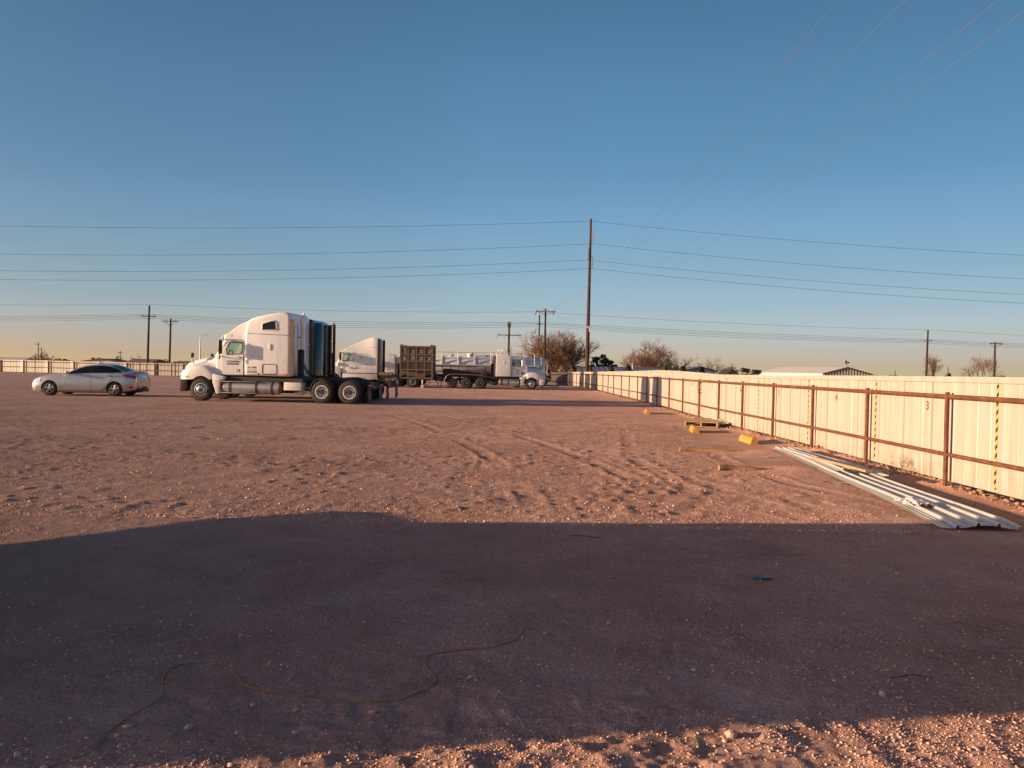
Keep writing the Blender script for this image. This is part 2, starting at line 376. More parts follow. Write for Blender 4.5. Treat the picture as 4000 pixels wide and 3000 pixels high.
RUTS = [([(2.0, 9.3), (2.35, 10.2), (2.75, 11.0), (2.6, 12.2), (2.1, 13.2)], 0.10, 0.050),
        ([(3.6, 9.6), (3.3, 10.6), (3.0, 12.0)], 0.10, 0.028),
        ([(-6.5, 9.4), (-4.6, 10.6), (-3.9, 11.8), (-4.5, 13.5)], 0.16, 0.045),
        ([(-8.5, 12.5), (-5.0, 14.0), (-1.0, 14.2), (2.0, 13.6)], 0.18, 0.035),
        ([(-9.0, 15.5), (-4.0, 17.0), (0.5, 16.9)], 0.2, 0.035),
        ([(-0.5, 17.3), (0.9, 17.7), (2.4, 17.2)], 0.2, 0.05),
        ([(-3.0, 22.0), (3.0, 21.6)], 0.3, 0.04),
        ([(0.1, 2.2), (0.35, 2.9), (0.5, 3.4)], 0.10, 0.03), ([(1.35, 2.3), (1.55, 3.0), (1.6, 3.5)], 0.08, 0.035),
        ([(2.0, 2.6), (2.15, 3.3), (2.3, 3.7)], 0.08, 0.03),
        ([(1.5, 5.9), (2.6, 6.35), (3.7, 6.0)], 0.12, 0.018)]
TRACKS = [([(-14, 9.5), (-7, 12.6), (-1, 14.6), (4, 15.2)], 1.9), ([(-16, 24), (-8, 21.2), (0, 20.2), (6, 21.2)], 1.9), ([(1.2, 9.0), (1.0, 12), (0.2, 16), (-1.5, 22), (-4.5, 30)], 1.75), ([(-12, 16.2), (-5, 18.2), (3, 18.6)], 1.9), ([(4.2, 9.2), (3.4, 11.5), (3.2, 15), (3.9, 20), (4.6, 28)], 1.75)]
def ground_z(x, y, fine=True):
    x = np.asarray(x, float); y = np.asarray(y, float)
    rough = np.clip(0.55 + 0.7 * vnoise(x * 0.33 + 5, y * 0.5, 11), 0.12, 1.15)
    smooth_zone = np.exp(-((np.clip(x, 4.6, 7.0) - x) ** 2) / 0.35) * (y > 4)          # blown sand along the fence
    shade = np.clip((y - 3.6) / .6, 0, 1) * np.clip((8.8 - y) / .8, 0, 1) * 0.55
    rough = rough * (1 - 0.75 * smooth_zone) * (1 - shade)
    z = 0.018 * vnoise(x / 4.0, y / 4.0, 1) + 0.006 * vnoise(x / 1.4, y / 1.4, 2)
    z = z + rough * (0.0075 * vnoise(x / 0.55, y / 0.40, 3) + 0.0062 * vnoise(x / 0.23, y / 0.19, 4))
    if fine:
        near = np.clip((22 - y) / 12, 0, 1)
        z = z + rough * near * (0.0085 * vnoise(x / 0.10, y / 0.09, 5) + 0.006 * vnoise(x / 0.045, y / 0.042, 6))
    lit = np.clip((y - 8.0) / 1.2, 0, 1) * np.clip((34 - y) / 10, 0, 1) + np.clip((4.1 - y) / .5, 0, 1)
    lit = lit * (1 - 0.85 * smooth_zone) * np.clip(.75 + .9 * vnoise(x * .7, y * .8, 41), 0.1, 1.3)
    z = z + lit * (0.017 * np.maximum(0, vnoise(x / .33, y / .30, 42) - .42) + 0.024 * np.maximum(0, vnoise(x / .155, y / .145, 43) - .34))
    for pts, w, h in RUTS:
        d = seg_d(x + 0.05 * vnoise(x * 3, y * 3, 9), y, pts)
        h = h * .26; z = z + h * np.exp(-(d / w) ** 2) * (0.6 + 0.5 * vnoise(x * 2.2, y * 2.2, 8)) - 0.35 * h * np.exp(-((d - 2.2 * w) / (1.2 * w)) ** 2)
    for pts, gap in TRACKS:                                             # shallow tyre tracks with lug marks
        pa = np.array(pts, float); t_ = np.gradient(pa, axis=0); n_ = np.stack([-t_[:, 1], t_[:, 0]], 1) / np.hypot(t_[:, 0], t_[:, 1])[:, None]
        for sgn in (-.5, .5):
            d = seg_d(x, y, [tuple(k) for k in pa + n_ * gap * sgn])
            k = np.clip(0.5 + 1.3 * vnoise(x * .45, y * .6, 19), 0, 1)
            z = z + .65 * k * (-0.010 * np.exp(-(d / .13) ** 4) + 0.011 * np.exp(-((d - .20) / .06) ** 2) + 0.005 * np.sin((x + y) * 34) * np.exp(-(d / .12) ** 4))
    # loose dirt piled along the foot of the fence
    xf = np.interp(y, [0, 24, 37, 60, 71, 78, 82], [6.55, 6.55, 6.98, 7.05, 6.6, 6.3, 5.84])
    z = z + 0.075 * np.exp(-((x - xf - 0.12) / 0.22) ** 2) * (0.75 + 0.5 * vnoise(x * 3, y * 1.7, 14)) * (y < 80)
    # drifted sand burying the two logs and the metal sheets
    z = z + 0.10 * np.exp(-((x - 5.35) / 0.8) ** 2 - ((y - 16.0) / 0.55) ** 2) + 0.09 * np.exp(-((x - 4.95) / 0.75) ** 2 - ((y - 13.2) / 0.5) ** 2)
    far = np.clip((y - 26) / 10, 0, 1)
    return z * (1 - 0.75 * far)
def gz(x, y): return float(ground_z(np.array([x]), np.array([y]), False)[0])

def ground_material():
    m = bpy.data.materials.new('caliche_dirt'); m.use_nodes = True
    n = m.node_tree; p = n.nodes['Principled BSDF']; p.inputs['Roughness'].default_value = 0.95; p.inputs['Specular IOR Level'].default_value = 0.15; p.inputs['Diffuse Roughness'].default_value = 1.0
    tc = n.nodes.new('ShaderNodeTexCoord')
    def noise(s, d=6, r=0.6, off=0):
        mp = n.nodes.new('ShaderNodeMapping'); mp.inputs['Location'].default_value = (off, off, 0)
        n.links.new(tc.outputs['Object'], mp.inputs[0])
        z = n.nodes.new('ShaderNodeTexNoise'); z.inputs['Scale'].default_value = s; z.inputs['Detail'].default_value = d; z.inputs['Roughness'].default_value = r
        n.links.new(mp.outputs[0], z.inputs['Vector']); return z
    def ramp(src, e):
        r = n.nodes.new('ShaderNodeValToRGB'); n.links.new(src, r.inputs[0])
        r.color_ramp.elements[0].position, r.color_ramp.elements[0].color = e[0][0], (*e[0][1], 1)
        r.color_ramp.elements[1].position, r.color_ramp.elements[1].color = e[-1][0], (*e[-1][1], 1)
        for q in e[1:-1]:
            k = r.color_ramp.elements.new(q[0]); k.color = (*q[1], 1)
        return r
    def mix(f, a, b, t='MIX'):
        x = n.nodes.new('ShaderNodeMix'); x.data_type = 'RGBA'; x.blend_type = t
        if isinstance(f, float): x.inputs[0].default_value = f
        else: n.links.new(f, x.inputs[0])
        n.links.new(a, x.inputs[6]); n.links.new(b, x.inputs[7]); return x.outputs[2]
    base = ramp(noise(0.35, 8, 0.62).outputs[0], [(0.34, (0.60, 0.365, 0.290)), (0.5, (0.72, 0.455, 0.370)), (0.66, (0.78, 0.525, 0.435))])
    pale = ramp(noise(0.8, 7, 0.7, 13).outputs[0], [(0.57, (0, 0, 0)), (0.70, (1, 1, 1))])
    palec = ramp(noise(5, 3, 0.6).outputs[0], [(0.3, (0.70, 0.53, 0.47)), (0.7, (0.79, 0.63, 0.58))])
    c = mix(pale.outputs[0], base.outputs[0], palec.outputs[0])
    mot = ramp(noise(1.9, 6, 0.75, 21).outputs[0], [(0.32, (0.80, 0.79, 0.80)), (0.5, (1, 1, 1)), (0.68, (1.16, 1.17, 1.20))])
    c = mix(1.0, c, mot.outputs[0], 'MULTIPLY')
    spk = ramp(noise(55, 3, 0.75, 3).outputs[0], [(0.30, (0.62, 0.58, 0.56)), (0.5, (1, 1, 1)), (0.72, (1.35, 1.32, 1.28))])
    c = mix(1.0, c, spk.outputs[0], 'MULTIPLY')
    n.links.new(c, p.inputs['Base Color'])
    h = n.nodes.new('ShaderNodeMath'); h.operation = 'ADD'
    n1 = noise(14, 8, 0.72, 7); n2 = noise(60, 4, 0.7, 1)
    k = n.nodes.new('ShaderNodeMath'); k.operation = 'MULTIPLY'; k.inputs[1].default_value = 0.35; n.links.new(n2.outputs[0], k.inputs[0])
    n.links.new(n1.outputs[0], h.inputs[0]); n.links.new(k.outputs[0], h.inputs[1])
    b = n.nodes.new('ShaderNodeBump'); b.inputs['Strength'].default_value = 1.0; b.inputs['Distance'].default_value = 0.20
    n.links.new(h.outputs[0], b.inputs['Height']); n.links.new(b.outputs[0], p.inputs['Normal'])
    return m
M['ground'] = ground_material()

def grid_mesh(name, X, Y, Z, m):
    r, c = X.shape
    me = bpy.data.meshes.new(name)
    co = np.stack([X, Y, Z], -1).reshape(-1, 3)
    i = np.arange(r * c).reshape(r, c)
    q = np.stack([i[:-1, :-1], i[:-1, 1:], i[1:, 1:], i[1:, :-1]], -1).reshape(-1, 4)
    me.vertices.add(len(co)); me.vertices.foreach_set('co', co.ravel())
    me.loops.add(q.size); me.loops.foreach_set('vertex_index', q.ravel().astype(np.int32))
    me.polygons.add(len(q)); me.polygons.foreach_set('loop_start', np.arange(0, q.size, 4, dtype=np.int32))
    me.polygons.foreach_set('use_smooth', np.ones(len(q), dtype=bool))
    me.update(calc_edges=True); me.validate()
    me.materials.append(M[m])
    o = bpy.data.objects.new(name, me); COL.objects.link(o); return o

v = np.concatenate([[-3000, -600, -150, -40, -12, -4, -1, 0.6, 1.4], 1.9 * np.exp(np.linspace(0, math.log(130 / 1.9), 900)), [150, 190, 260, 400, 700, 1300, 2600, 5000]])
u = np.concatenate([[-3500, -900, -300, -120, -60, -30], np.linspace(-1.05, 1.05, 820), [30, 60, 120, 300, 900, 3500]])
GX = np.empty((len(v), len(u))); GY = np.repeat(v[:, None], len(u), 1)
wid = np.clip(np.abs(v), 1.9, 130) * 0.85 + 1.2
for j, uu in enumerate(u):
    GX[:, j] = uu * wid if abs(uu) < 2 else np.sign(uu) * (1.05 * wid + abs(uu) - 20)
GZ = ground_z(GX, GY)
fade = np.clip((125 - np.abs(GY)) / 40, 0, 1) * np.clip((130 - np.abs(GX)) / 40, 0, 1)
GZ = GZ * fade
ground = tag(grid_mesh('ground', GX, GY, GZ, 'ground'), 'bare reddish dirt and gravel yard', None, None, 'structure')

# loose gravel: uncountable, one object
def stones(name, n, xr, yr, smin, smax, mtl, seed, dist=None, sink=0.25, small=False):
    rng = np.random.default_rng(seed)
    t = (1 + 5 ** 0.5) / 2
    V = np.array([(-1, t, 0), (1, t, 0), (-1, -t, 0), (1, -t, 0), (0, -1, t), (0, 1, t), (0, -1, -t), (0, 1, -t), (t, 0, -1), (t, 0, 1), (-t, 0, -1), (-t, 0, 1)]) / 1.9
    F = np.array([(0, 11, 5), (0, 5, 1), (0, 1, 7), (0, 7, 10), (0, 10, 11), (1, 5, 9), (5, 11, 4), (11, 10, 2), (10, 7, 6), (7, 1, 8), (3, 9, 4), (3, 4, 2), (3, 2, 6), (3, 6, 8), (3, 8, 9), (4, 9, 5), (2, 4, 11), (6, 2, 10), (8, 6, 7), (9, 8, 1)])
    if small:
        V = np.array([(1, 0, 0), (0, 1, 0), (-1, 0, 0), (0, -1, 0), (0, 0, 1), (0, 0, -1)]) * 1.15
        F = np.array([(0, 1, 4), (1, 2, 4), (2, 3, 4), (3, 0, 4), (1, 0, 5), (2, 1, 5), (3, 2, 5), (0, 3, 5)])
    nv = len(V)
    x, y = dist(rng, n) if dist else (rng.uniform(*xr, n), rng.uniform(*yr, n))
    n = len(x)
    s = smin * (smax / smin) ** (rng.random(n) ** 3.2)
    z = ground_z(x, y) + s * (0.5 - sink) * 0.7
    P = V[None] * rng.uniform(0.62, 1.2, (n, nv, 1)) * s[:, None, None]
    P = P * np.stack([rng.uniform(0.7, 1.5, n), rng.uniform(0.7, 1.4, n), rng.uniform(0.5, 0.95, n)], -1)[:, None, :]
    a = rng.uniform(0, 6.28, n); c, si = np.cos(a)[:, None], np.sin(a)[:, None]
    px = P[..., 0] * c - P[..., 1] * si; py = P[..., 0] * si + P[..., 1] * c
    co = np.stack([px + x[:, None], py + y[:, None], P[..., 2] + z[:, None]], -1).reshape(-1, 3)
    f = (F[None] + (np.arange(n) * nv)[:, None, None]).reshape(-1, 3)
    me = bpy.data.meshes.new(name)
    me.vertices.add(len(co)); me.vertices.foreach_set('co', co.ravel())
    me.loops.add(f.size); me.loops.foreach_set('vertex_index', f.ravel().astype(np.int32))
    me.polygons.add(len(f)); me.polygons.foreach_set('loop_start', np.arange(0, f.size, 3, dtype=np.int32))
    me.update(calc_edges=True)
    me.materials.append(M[mtl]); o = bpy.data.objects.new(name, me); COL.objects.link(o); return o
def d_near(rng, n):
    y = 2.2 + 12 * rng.random(n) ** 1.6
    x = rng.uniform(-0.75, 0.75, n) * (y + 0.8)
    k = (x < 6.4) & (vnoise(x * 0.9, y * 0.9, 31) + rng.uniform(-0.9, 0.9, n) > 0.15)
    k &= ~((y > 3.5) & (y < 8.4) & (rng.random(n) < 0.35 + 0.08 * y))
    k &= ~((x > 4.4) & (y > 6) & (rng.random(n) < 0.8))
    return x[k], y[k]
def d_lit(rng, n):
    y = 8.2 + 20 * rng.random(n) ** 1.8
    x = rng.uniform(-0.74, 0.74, n) * (y + 0.5)
    k = (x < 6.3) & (vnoise(x * 0.5, y * 0.7, 33) + 0.7 * vnoise(x * 2, y * 2.4, 35) + rng.uniform(-0.8, 0.8, n) > -0.25)
    k &= ~((x > 4.3) & (rng.random(n) < 0.85))
    return x[k], y[k]
def d_strip(rng, n):
    y = rng.uniform(2.3, 4.1, n); x = rng.uniform(-0.74, 0.74, n) * (y + 0.5)
    k = (vnoise(x * 1.6, y * 1.6, 37) + 0.6 * vnoise(x * 5, y * 5, 38) + rng.uniform(-0.7, 0.7, n) > -0.55) & (y < 3.30 + 0.17 * x + 0.35 * rng.random(n) ** 2)
    return x[k], y[k]
tag(stones('gravel', 10000, None, None, 0.0028, 0.020, 'stone', 3, d_near), 'loose pale gravel scattered over the dirt', None, None, 'stuff')
tag(stones('gravel', 130000, None, None, 0.0019, 0.0085, 'grit', 4, d_lit, small=True), 'coarse grit covering the sunlit dirt beyond the long shadow', None, None, 'stuff')
tag(stones('gravel', 5000, None, None, 0.006, 0.021, 'clod', 8, d_lit, small=True), 'scattered earth clods on the sunlit dirt', None, None, 'stuff')
tag(stones('gravel', 1500, None, None, 0.004, 0.013, 'clod', 9, d_strip), 'earth clods in the sunlit strip nearest the camera', None, None, 'stuff')
def d_shade(rng, n):
    y = 3.2 + 5.4 * rng.random(n) ** 1.4; x = rng.uniform(-0.74, 0.74, n) * (y + 0.5)
    k = (x < 6.2) & (vnoise(x * 1.1, y * 1.1, 51) + 0.6 * vnoise(x * 4, y * 4, 52) + rng.uniform(-0.6, 0.6, n) > 0.1)
    return x[k], y[k]
tag(stones('gravel', 34000, None, None, 0.0022, 0.0095, 'grit', 12, d_shade, small=True), 'fine grit on the shaded foreground dirt', None, None, 'stuff')
tag(stones('gravel', 80000, None, None, 0.0017, 0.0085, 'grit', 6, d_strip, small=True), 'dense coarse grit in the sunlit strip nearest the camera', None, None, 'stuff')
def d_fence(rng, n):
    y = 6 + 60 * rng.random(n) ** 1.8
    xf = np.interp(y, [0, 24, 37, 60, 71], [6.55, 6.55, 6.98, 7.05, 6.6])
    return xf + rng.normal(0.06, 0.10, n), y
tag(stones('rubble', 4500, None, None, 0.010, 0.055, 'rock', 5, d_fence), 'rust brown rubble along the foot of the fence', None, None, 'stuff')

# ------------------------------------------------------------------ fence along the right and across the back
RP = [(6.50, 6.2), (6.49, 8.85), (6.49, 11.51), (6.53, 14.19), (6.56, 16.84), (6.56, 19.4), (6.54, 21.92), (6.55, 24.45), (6.64, 27.4), (6.74, 30.45), (6.86, 33.7), (6.95, 37.0), (7.02, 40.2), (7.02, 43.2), (7.01, 46.3), (7.0, 49.5), (7.0, 53.2), (7.03, 56.6), (7.05, 60.0), (7.03, 64.5), (6.82, 68.6), (6.6, 71.4), (6.5, 74.2), (6.4, 76.9), (6.22, 79.2), (5.84, 81.6)]
TOPY = [0, 10, 15.4, 20, 24.6, 25.2, 28.6, 30.8, 35.8, 40, 45.5, 57, 67, 75, 82]
TOPZ = [1.66, 1.66, 1.64, 1.61, 1.60, 1.60, 1.67, 1.69, 1.74, 1.71, 1.67, 1.62, 1.57, 1.52, 1.47]
def sheet_profile(A, B, zb, zt, period=0.305, depth=0.022, side=1, minor=.05):
    """trapezoid-ribbed sheet between plan points A and B, ribs towards `side`"""
    A = Vector((*A, 0)); B = Vector((*B, 0)); d = (B - A); L = d.length; d /= L; nrm = Vector((-d.y, d.x, 0)) * side
    n = max(1, round(L / period)); p = L / n; pts = []
    for i in range(n):
        s0 = i * p
        q_ = random.choice((.18, .25, .3, .35, 1.0)); m_ = minor
        pts += [(s0, 0), (s0 + 0.30 * p, 0), (s0 + 0.33 * p, m_), (s0 + 0.40 * p, m_), (s0 + 0.43 * p, 0), (s0 + 0.60 * p, 0), (s0 + 0.63 * p, m_), (s0 + 0.70 * p, m_), (s0 + 0.73 * p, 0), (s0 + 0.84 * p, 0), (s0 + 0.88 * p, q_), (s0 + 0.96 * p, q_)]
    pts.append((L, 0))
    r0 = []; r1 = []
    for s, h in pts:
        q = A + d * s + nrm * (h * depth); r0.append((q.x, q.y, zb(q.y) if callable(zb) else zb)); r1.append((q.x, q.y, zt(q.y) if callable(zt) else zt))
    return r0, r1
def topz(y): return float(np.interp(y, TOPY, TOPZ))
fr = thing('metal_fence', 'cream corrugated steel fence with rusty pipe posts, along the right side', 'fence', (6.5, 6.2, 0))
off = Matrix.Translation((-6.5, -6.2, 0))
mb = MB(off); cap = MB(off)
prev = None
for a, b in zip(RP[:-1], RP[1:]):
    r0, r1 = sheet_profile((a[0] + 0.085, a[1]), (b[0] + 0.085, b[1]), 0.10, topz, 0.305, 0.024)
    mb.loft([r0, r1], cap=False, closed=False)
    A = Vector((a[0] + 0.05, a[1], topz(a[1]))); B = Vector((b[0] + 0.05, b[1], topz(b[1])))
    cap.loft([[A + Vector(k) for k in ((0, 0, 0.01), (0, 0, -0.075), (0.09, 0, -0.075), (0.09, 0, 0.01))], [B + Vector(k) for k in ((0, 0, 0.01), (0, 0, -0.075), (0.09, 0, -0.075), (0.09, 0, 0.01))]])
mb.build('steel_sheeting', 'sheet', fr, 0)
cap.build('ridge_cap', 'sheet', fr, 0)
for i, (x, y) in enumerate(RP):
    g = MB(off); h = 1.43 - 0.06 * max(0, min(1, (y - 50) / 30))
    g.tube([(x, y, -0.3), (x + random.uniform(-.008, .008), y, h)], 0.033, 10)
    g.build('post', 'rust', fr)
    if i < len(RP) - 1:
        x2, y2 = RP[i + 1]; h2 = 1.43 - 0.06 * max(0, min(1, (y2 - 50) / 30))
        for dz in (-0.065, -0.93):
            g = MB(off); g.tube([(x + 0.012, y + 0.03, h + dz), (x2 + 0.012, y2 - 0.03, h2 + dz)], 0.034 if dz > -.5 else 0.031, 8); g.build('rail', 'rust', fr)
def on_flat(y):                       # nearest flat of the ribbed sheet to y, and the x of its face
    for a, b in zip(RP[:-1], RP[1:]):
        if a[1] <= y < b[1]:
            L = math.hypot(b[0] - a[0], b[1] - a[1]); p = L / max(1, round(L / .305)); y = a[1] + (int((y - a[1]) / p) + .43) * p; break
    return float(np.interp(y, [p[1] for p in RP], [p[0] for p in RP])) + 0.085, y
for y in (10.6, 13.99, 17.36, 20.75, 24.1, 27.5):
    x, y = on_flat(y)
    g = MB(off); g.bx(x - 0.006, x - 0.002, y - 0.022, y + 0.022, 0.14, topz(y) - 0.09); g.build('hazard_stripe', 'hazard', fr)
for ch, y in (('3', 12.4), ('4', 15.8), ('5', 19.1), ('6', 22.4), ('7', 25.9), ('8', 29.2)):
    x, y = on_flat(y)
    g = MB(off); put_text(g, ch, 0.20, (x - .004, y, 1.13), (0, -1, 0), squeeze=1.0, bold=0.005); g.build('bay_number', 'redink', fr, 0)

BA, BB = Vector((5.84, 81.6, 0)), Vector((-84.0, 112.0, 0))
bf = thing('metal_fence', 'weathered pale corrugated steel fence with rusty rails, across the far end of the yard', 'fence', BA)
off = Matrix.Translation(-BA)
bd = (BB - BA).normalized(); BL = (BB - BA).length
def back_top(s): return 1.42 + 0.30 * min(1, s / 75)
mb = MB(off); k = int(BL / 4.4); bn = Vector((bd.y, -bd.x, 0))
if bn.y > 0: bn = -bn
for i in range(k):
    a = BA + bd * (BL * i / k); b = BA + bd * (BL * (i + 1) / k); z0 = back_top(BL * i / k); z1 = back_top(BL * (i + 1) / k)
    r0, r1 = sheet_profile((a.x, a.y), (b.x, b.y), 0.05, (z0 + z1) / 2, 0.55, 0.06, 1, .1)
    mb.loft([r0, r1], cap=False, closed=False)
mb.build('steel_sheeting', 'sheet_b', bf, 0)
for i in range(k + 1):
    a = BA + bd * (BL * i / k) + bn * 0.12; zt = back_top(BL * i / k)
    g = MB(off); g.tube([(a.x, a.y, -0.2), (a.x, a.y, zt - 0.06)], 0.042, 8); g.build('post', 'rust', bf)
    if i < k:
        b = BA + bd * (BL * (i + 1) / k) + bn * 0.12
        for q in (0.22, 0.95):
            g = MB(off); g.tube([(a.x, a.y, zt - q), (b.x, b.y, back_top(BL * (i + 1) / k) - q)], 0.038, 6); g.build('rail', 'rust', bf)
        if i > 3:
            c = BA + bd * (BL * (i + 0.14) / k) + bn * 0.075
            g = MB(off); g.box((c.x, c.y, zt / 2 + 0.02), (0.62, 0.02, zt - 0.1), Matrix.Rotation(math.atan2(bd.y, bd.x), 3, 'Z')); g.build('skyshade_panel', 'skyshade', bf)  # flat fence panel, its sky reflection and shade painted as blue

# ------------------------------------------------------------------ wheels
def wheel(parent, s, y, z, rad, w, style, name='wheel', side=1):
    """axis along y; outer face at y, tyre runs inward (towards -side)"""
    def t(prof): return [(r, q * side) for r, q in prof]
    rim = rad * 0.555
    def tyre_prof(o): return t([(rim, o - 0.02), (rim + 0.02, o - 0.004), (rad * 0.80, o), (rad * 0.93, o - 0.02), (rad, o - 0.06), (rad, o - w + 0.06), (rad * 0.93, o - w + 0.02), (rad * 0.8, o - w), (rim, o - w + 0.02)])
    g = MB(); g.lathe(tyre_prof(0), (-s, y, z), n=40, cap=False)
    if style.startswith('dual'): g.lathe(tyre_prof(-w - 0.05), (-s, y, z), n=40, cap=False)
    for k in range(30):
        a = 2 * math.pi * k / 30
        for q in (0.25, 0.75):
            g.box((-s + math.cos(a) * (rad + 0.002), y - side * w * q, z + math.sin(a) * (rad + 0.002)), (0.018, w * 0.28, rad * 0.13), Matrix.Rotation(-a, 3, 'Y'))
    wh = g.build(name, 'tyre', parent)
    r = MB()
    if style == 'alu':
        r.lathe(t([(rim + .005, -0.03), (rim + 0.012, -0.005), (rim - 0.02, 0.0), (rim - 0.045, -0.05), (rim * 0.72, -0.015), (rim * 0.5, 0.03), (rim * 0.40, 0.035), (0.001, 0.03)]), (-s, y, z), cap=False)
        ro = r.build('rim', 'alu', wh)
        h = MB()
        for k in range(10):
            a = 2 * math.pi * k / 10; h.lathe(t([(0.038 * rad * 2, -0.01), (0.030 * rad * 2, -0.008 + .03), (0.001, 0.022)]), (-s + math.cos(a) * rim * .76, y - side * .012, z + math.sin(a) * rim * .76), n=10)
        h.lathe(t([(rim * .30, 0.03), (rim * .30, 0.055), (rim * .22, 0.075), (0.001, 0.078)]), (-s, y, z), n=16)
        for k in range(10):
            a = 2 * math.pi * (k + .5) / 10; h.lathe(t([(0.016, 0.02), (0.014, 0.05), (0.001, 0.052)]), (-s + math.cos(a) * rim * .44, y, z + math.sin(a) * rim * .44), n=6)
        h.build('hub', 'frame', wh)
    elif style.startswith('dual'):
        m_ = 'rimw' if style == 'dualw' else 'alu' if style == 'duala' else 'rimd'
        r.lathe(t([(rim + .005, -0.03), (rim + .015, 0.006), (rim - 0.02, 0.008), (rim - 0.03, -0.05), (rim * .93, -0.14), (rim * 0.5, -0.17), (rim * .36, -0.15), (0.001, -0.15)]), (-s, y, z), cap=False)
        r.build('rim', m_, wh)
        h = MB(); h.lathe(t([(rim * .34, -0.16), (rim * .34, -0.04), (rim * .28, -0.02), (0.001, -0.02)]), (-s, y, z), n=18)
        a0 = random.uniform(0, 6)
        nh = 2 if style == 'dualw' else 10
        h.build('hub', 'rimd' if style == 'duald' else 'frame', wh)
        h = MB()
        for k in range(nh):
            a = a0 + 2 * math.pi * k / nh
            if nh == 2: h = MB()
            h.lathe(t([(0.05 * rad * 2, -0.17), (0.05 * rad * 2, -0.150), (0.001, -0.149)]), (-s + math.cos(a) * rim * .68, y, z + math.sin(a) * rim * .68), n=10)
            if nh == 2: h.build('hand_hole', 'frame', wh)
        if nh > 2: h.build('rim_holes', 'frame', wh)
    elif style == 'car':
        r.lathe(t([(rim + .02, -0.03), (rim + .03, -0.008), (rim + .005, -0.005), (rim - .01, -0.05), (rim - .02, -.07)]), (-s, y, z), cap=False)
        for k in range(5):
            for da in (-0.17, 0.17):
                a = 2 * math.pi * k / 5 + 0.3; ca, sa = math.cos(a), math.sin(a); cb, sb = math.cos(a + da), math.sin(a + da)
                r.tube([(-s + ca * .05, y - side * .015, z + sa * .05), (-s + cb * rim * .6, y - side * .02, z + sb * rim * .6), (-s + cb * (rim + .01), y - side * .02, z + sb * (rim + .01))], [.026, .022, .024], 5)
        r.lathe(t([(0.06, -0.03), (0.06, -.005), (0.04, 0.0), (0.001, 0.0)]), (-s, y, z), n=12)
        r.build('rim', 'alu', wh)
        h = MB(); h.lathe(t([(rim, -0.075), (0.001, -0.08)]), (-s, y, z), n=20); h.build('brake_disc', 'frame', wh)
    return wh

# ------------------------------------------------------------------ conventional trucks
def side_prism(poly, y0, y1):
    return MB().prism(poly, y0, y1, lambda u, v, t: (-u, t, v))
def rot_box(c, d, ry): return (c, d, Matrix.Rotation(ry, 3, 'Y'))
def rounded(x0, x1, z0, z1, r=0.06, n=4):
    P = []
    for cx, cz, a0 in ((x1 - r, z1 - r, 0), (x0 + r, z1 - r, 90), (x0 + r, z0 + r, 180), (x1 - r, z0 + r, 270)):
        for i in range(n + 1):
            a = R(a0 + 90 * i / n); P.append((cx + r * math.cos(a), cz + r * math.sin(a)))
    return P
def loop_tube(poly, y, r, mb):
    P = [(-u, y, v) for u, v in poly]; mb.tube(P + [P[0]], r, 5)

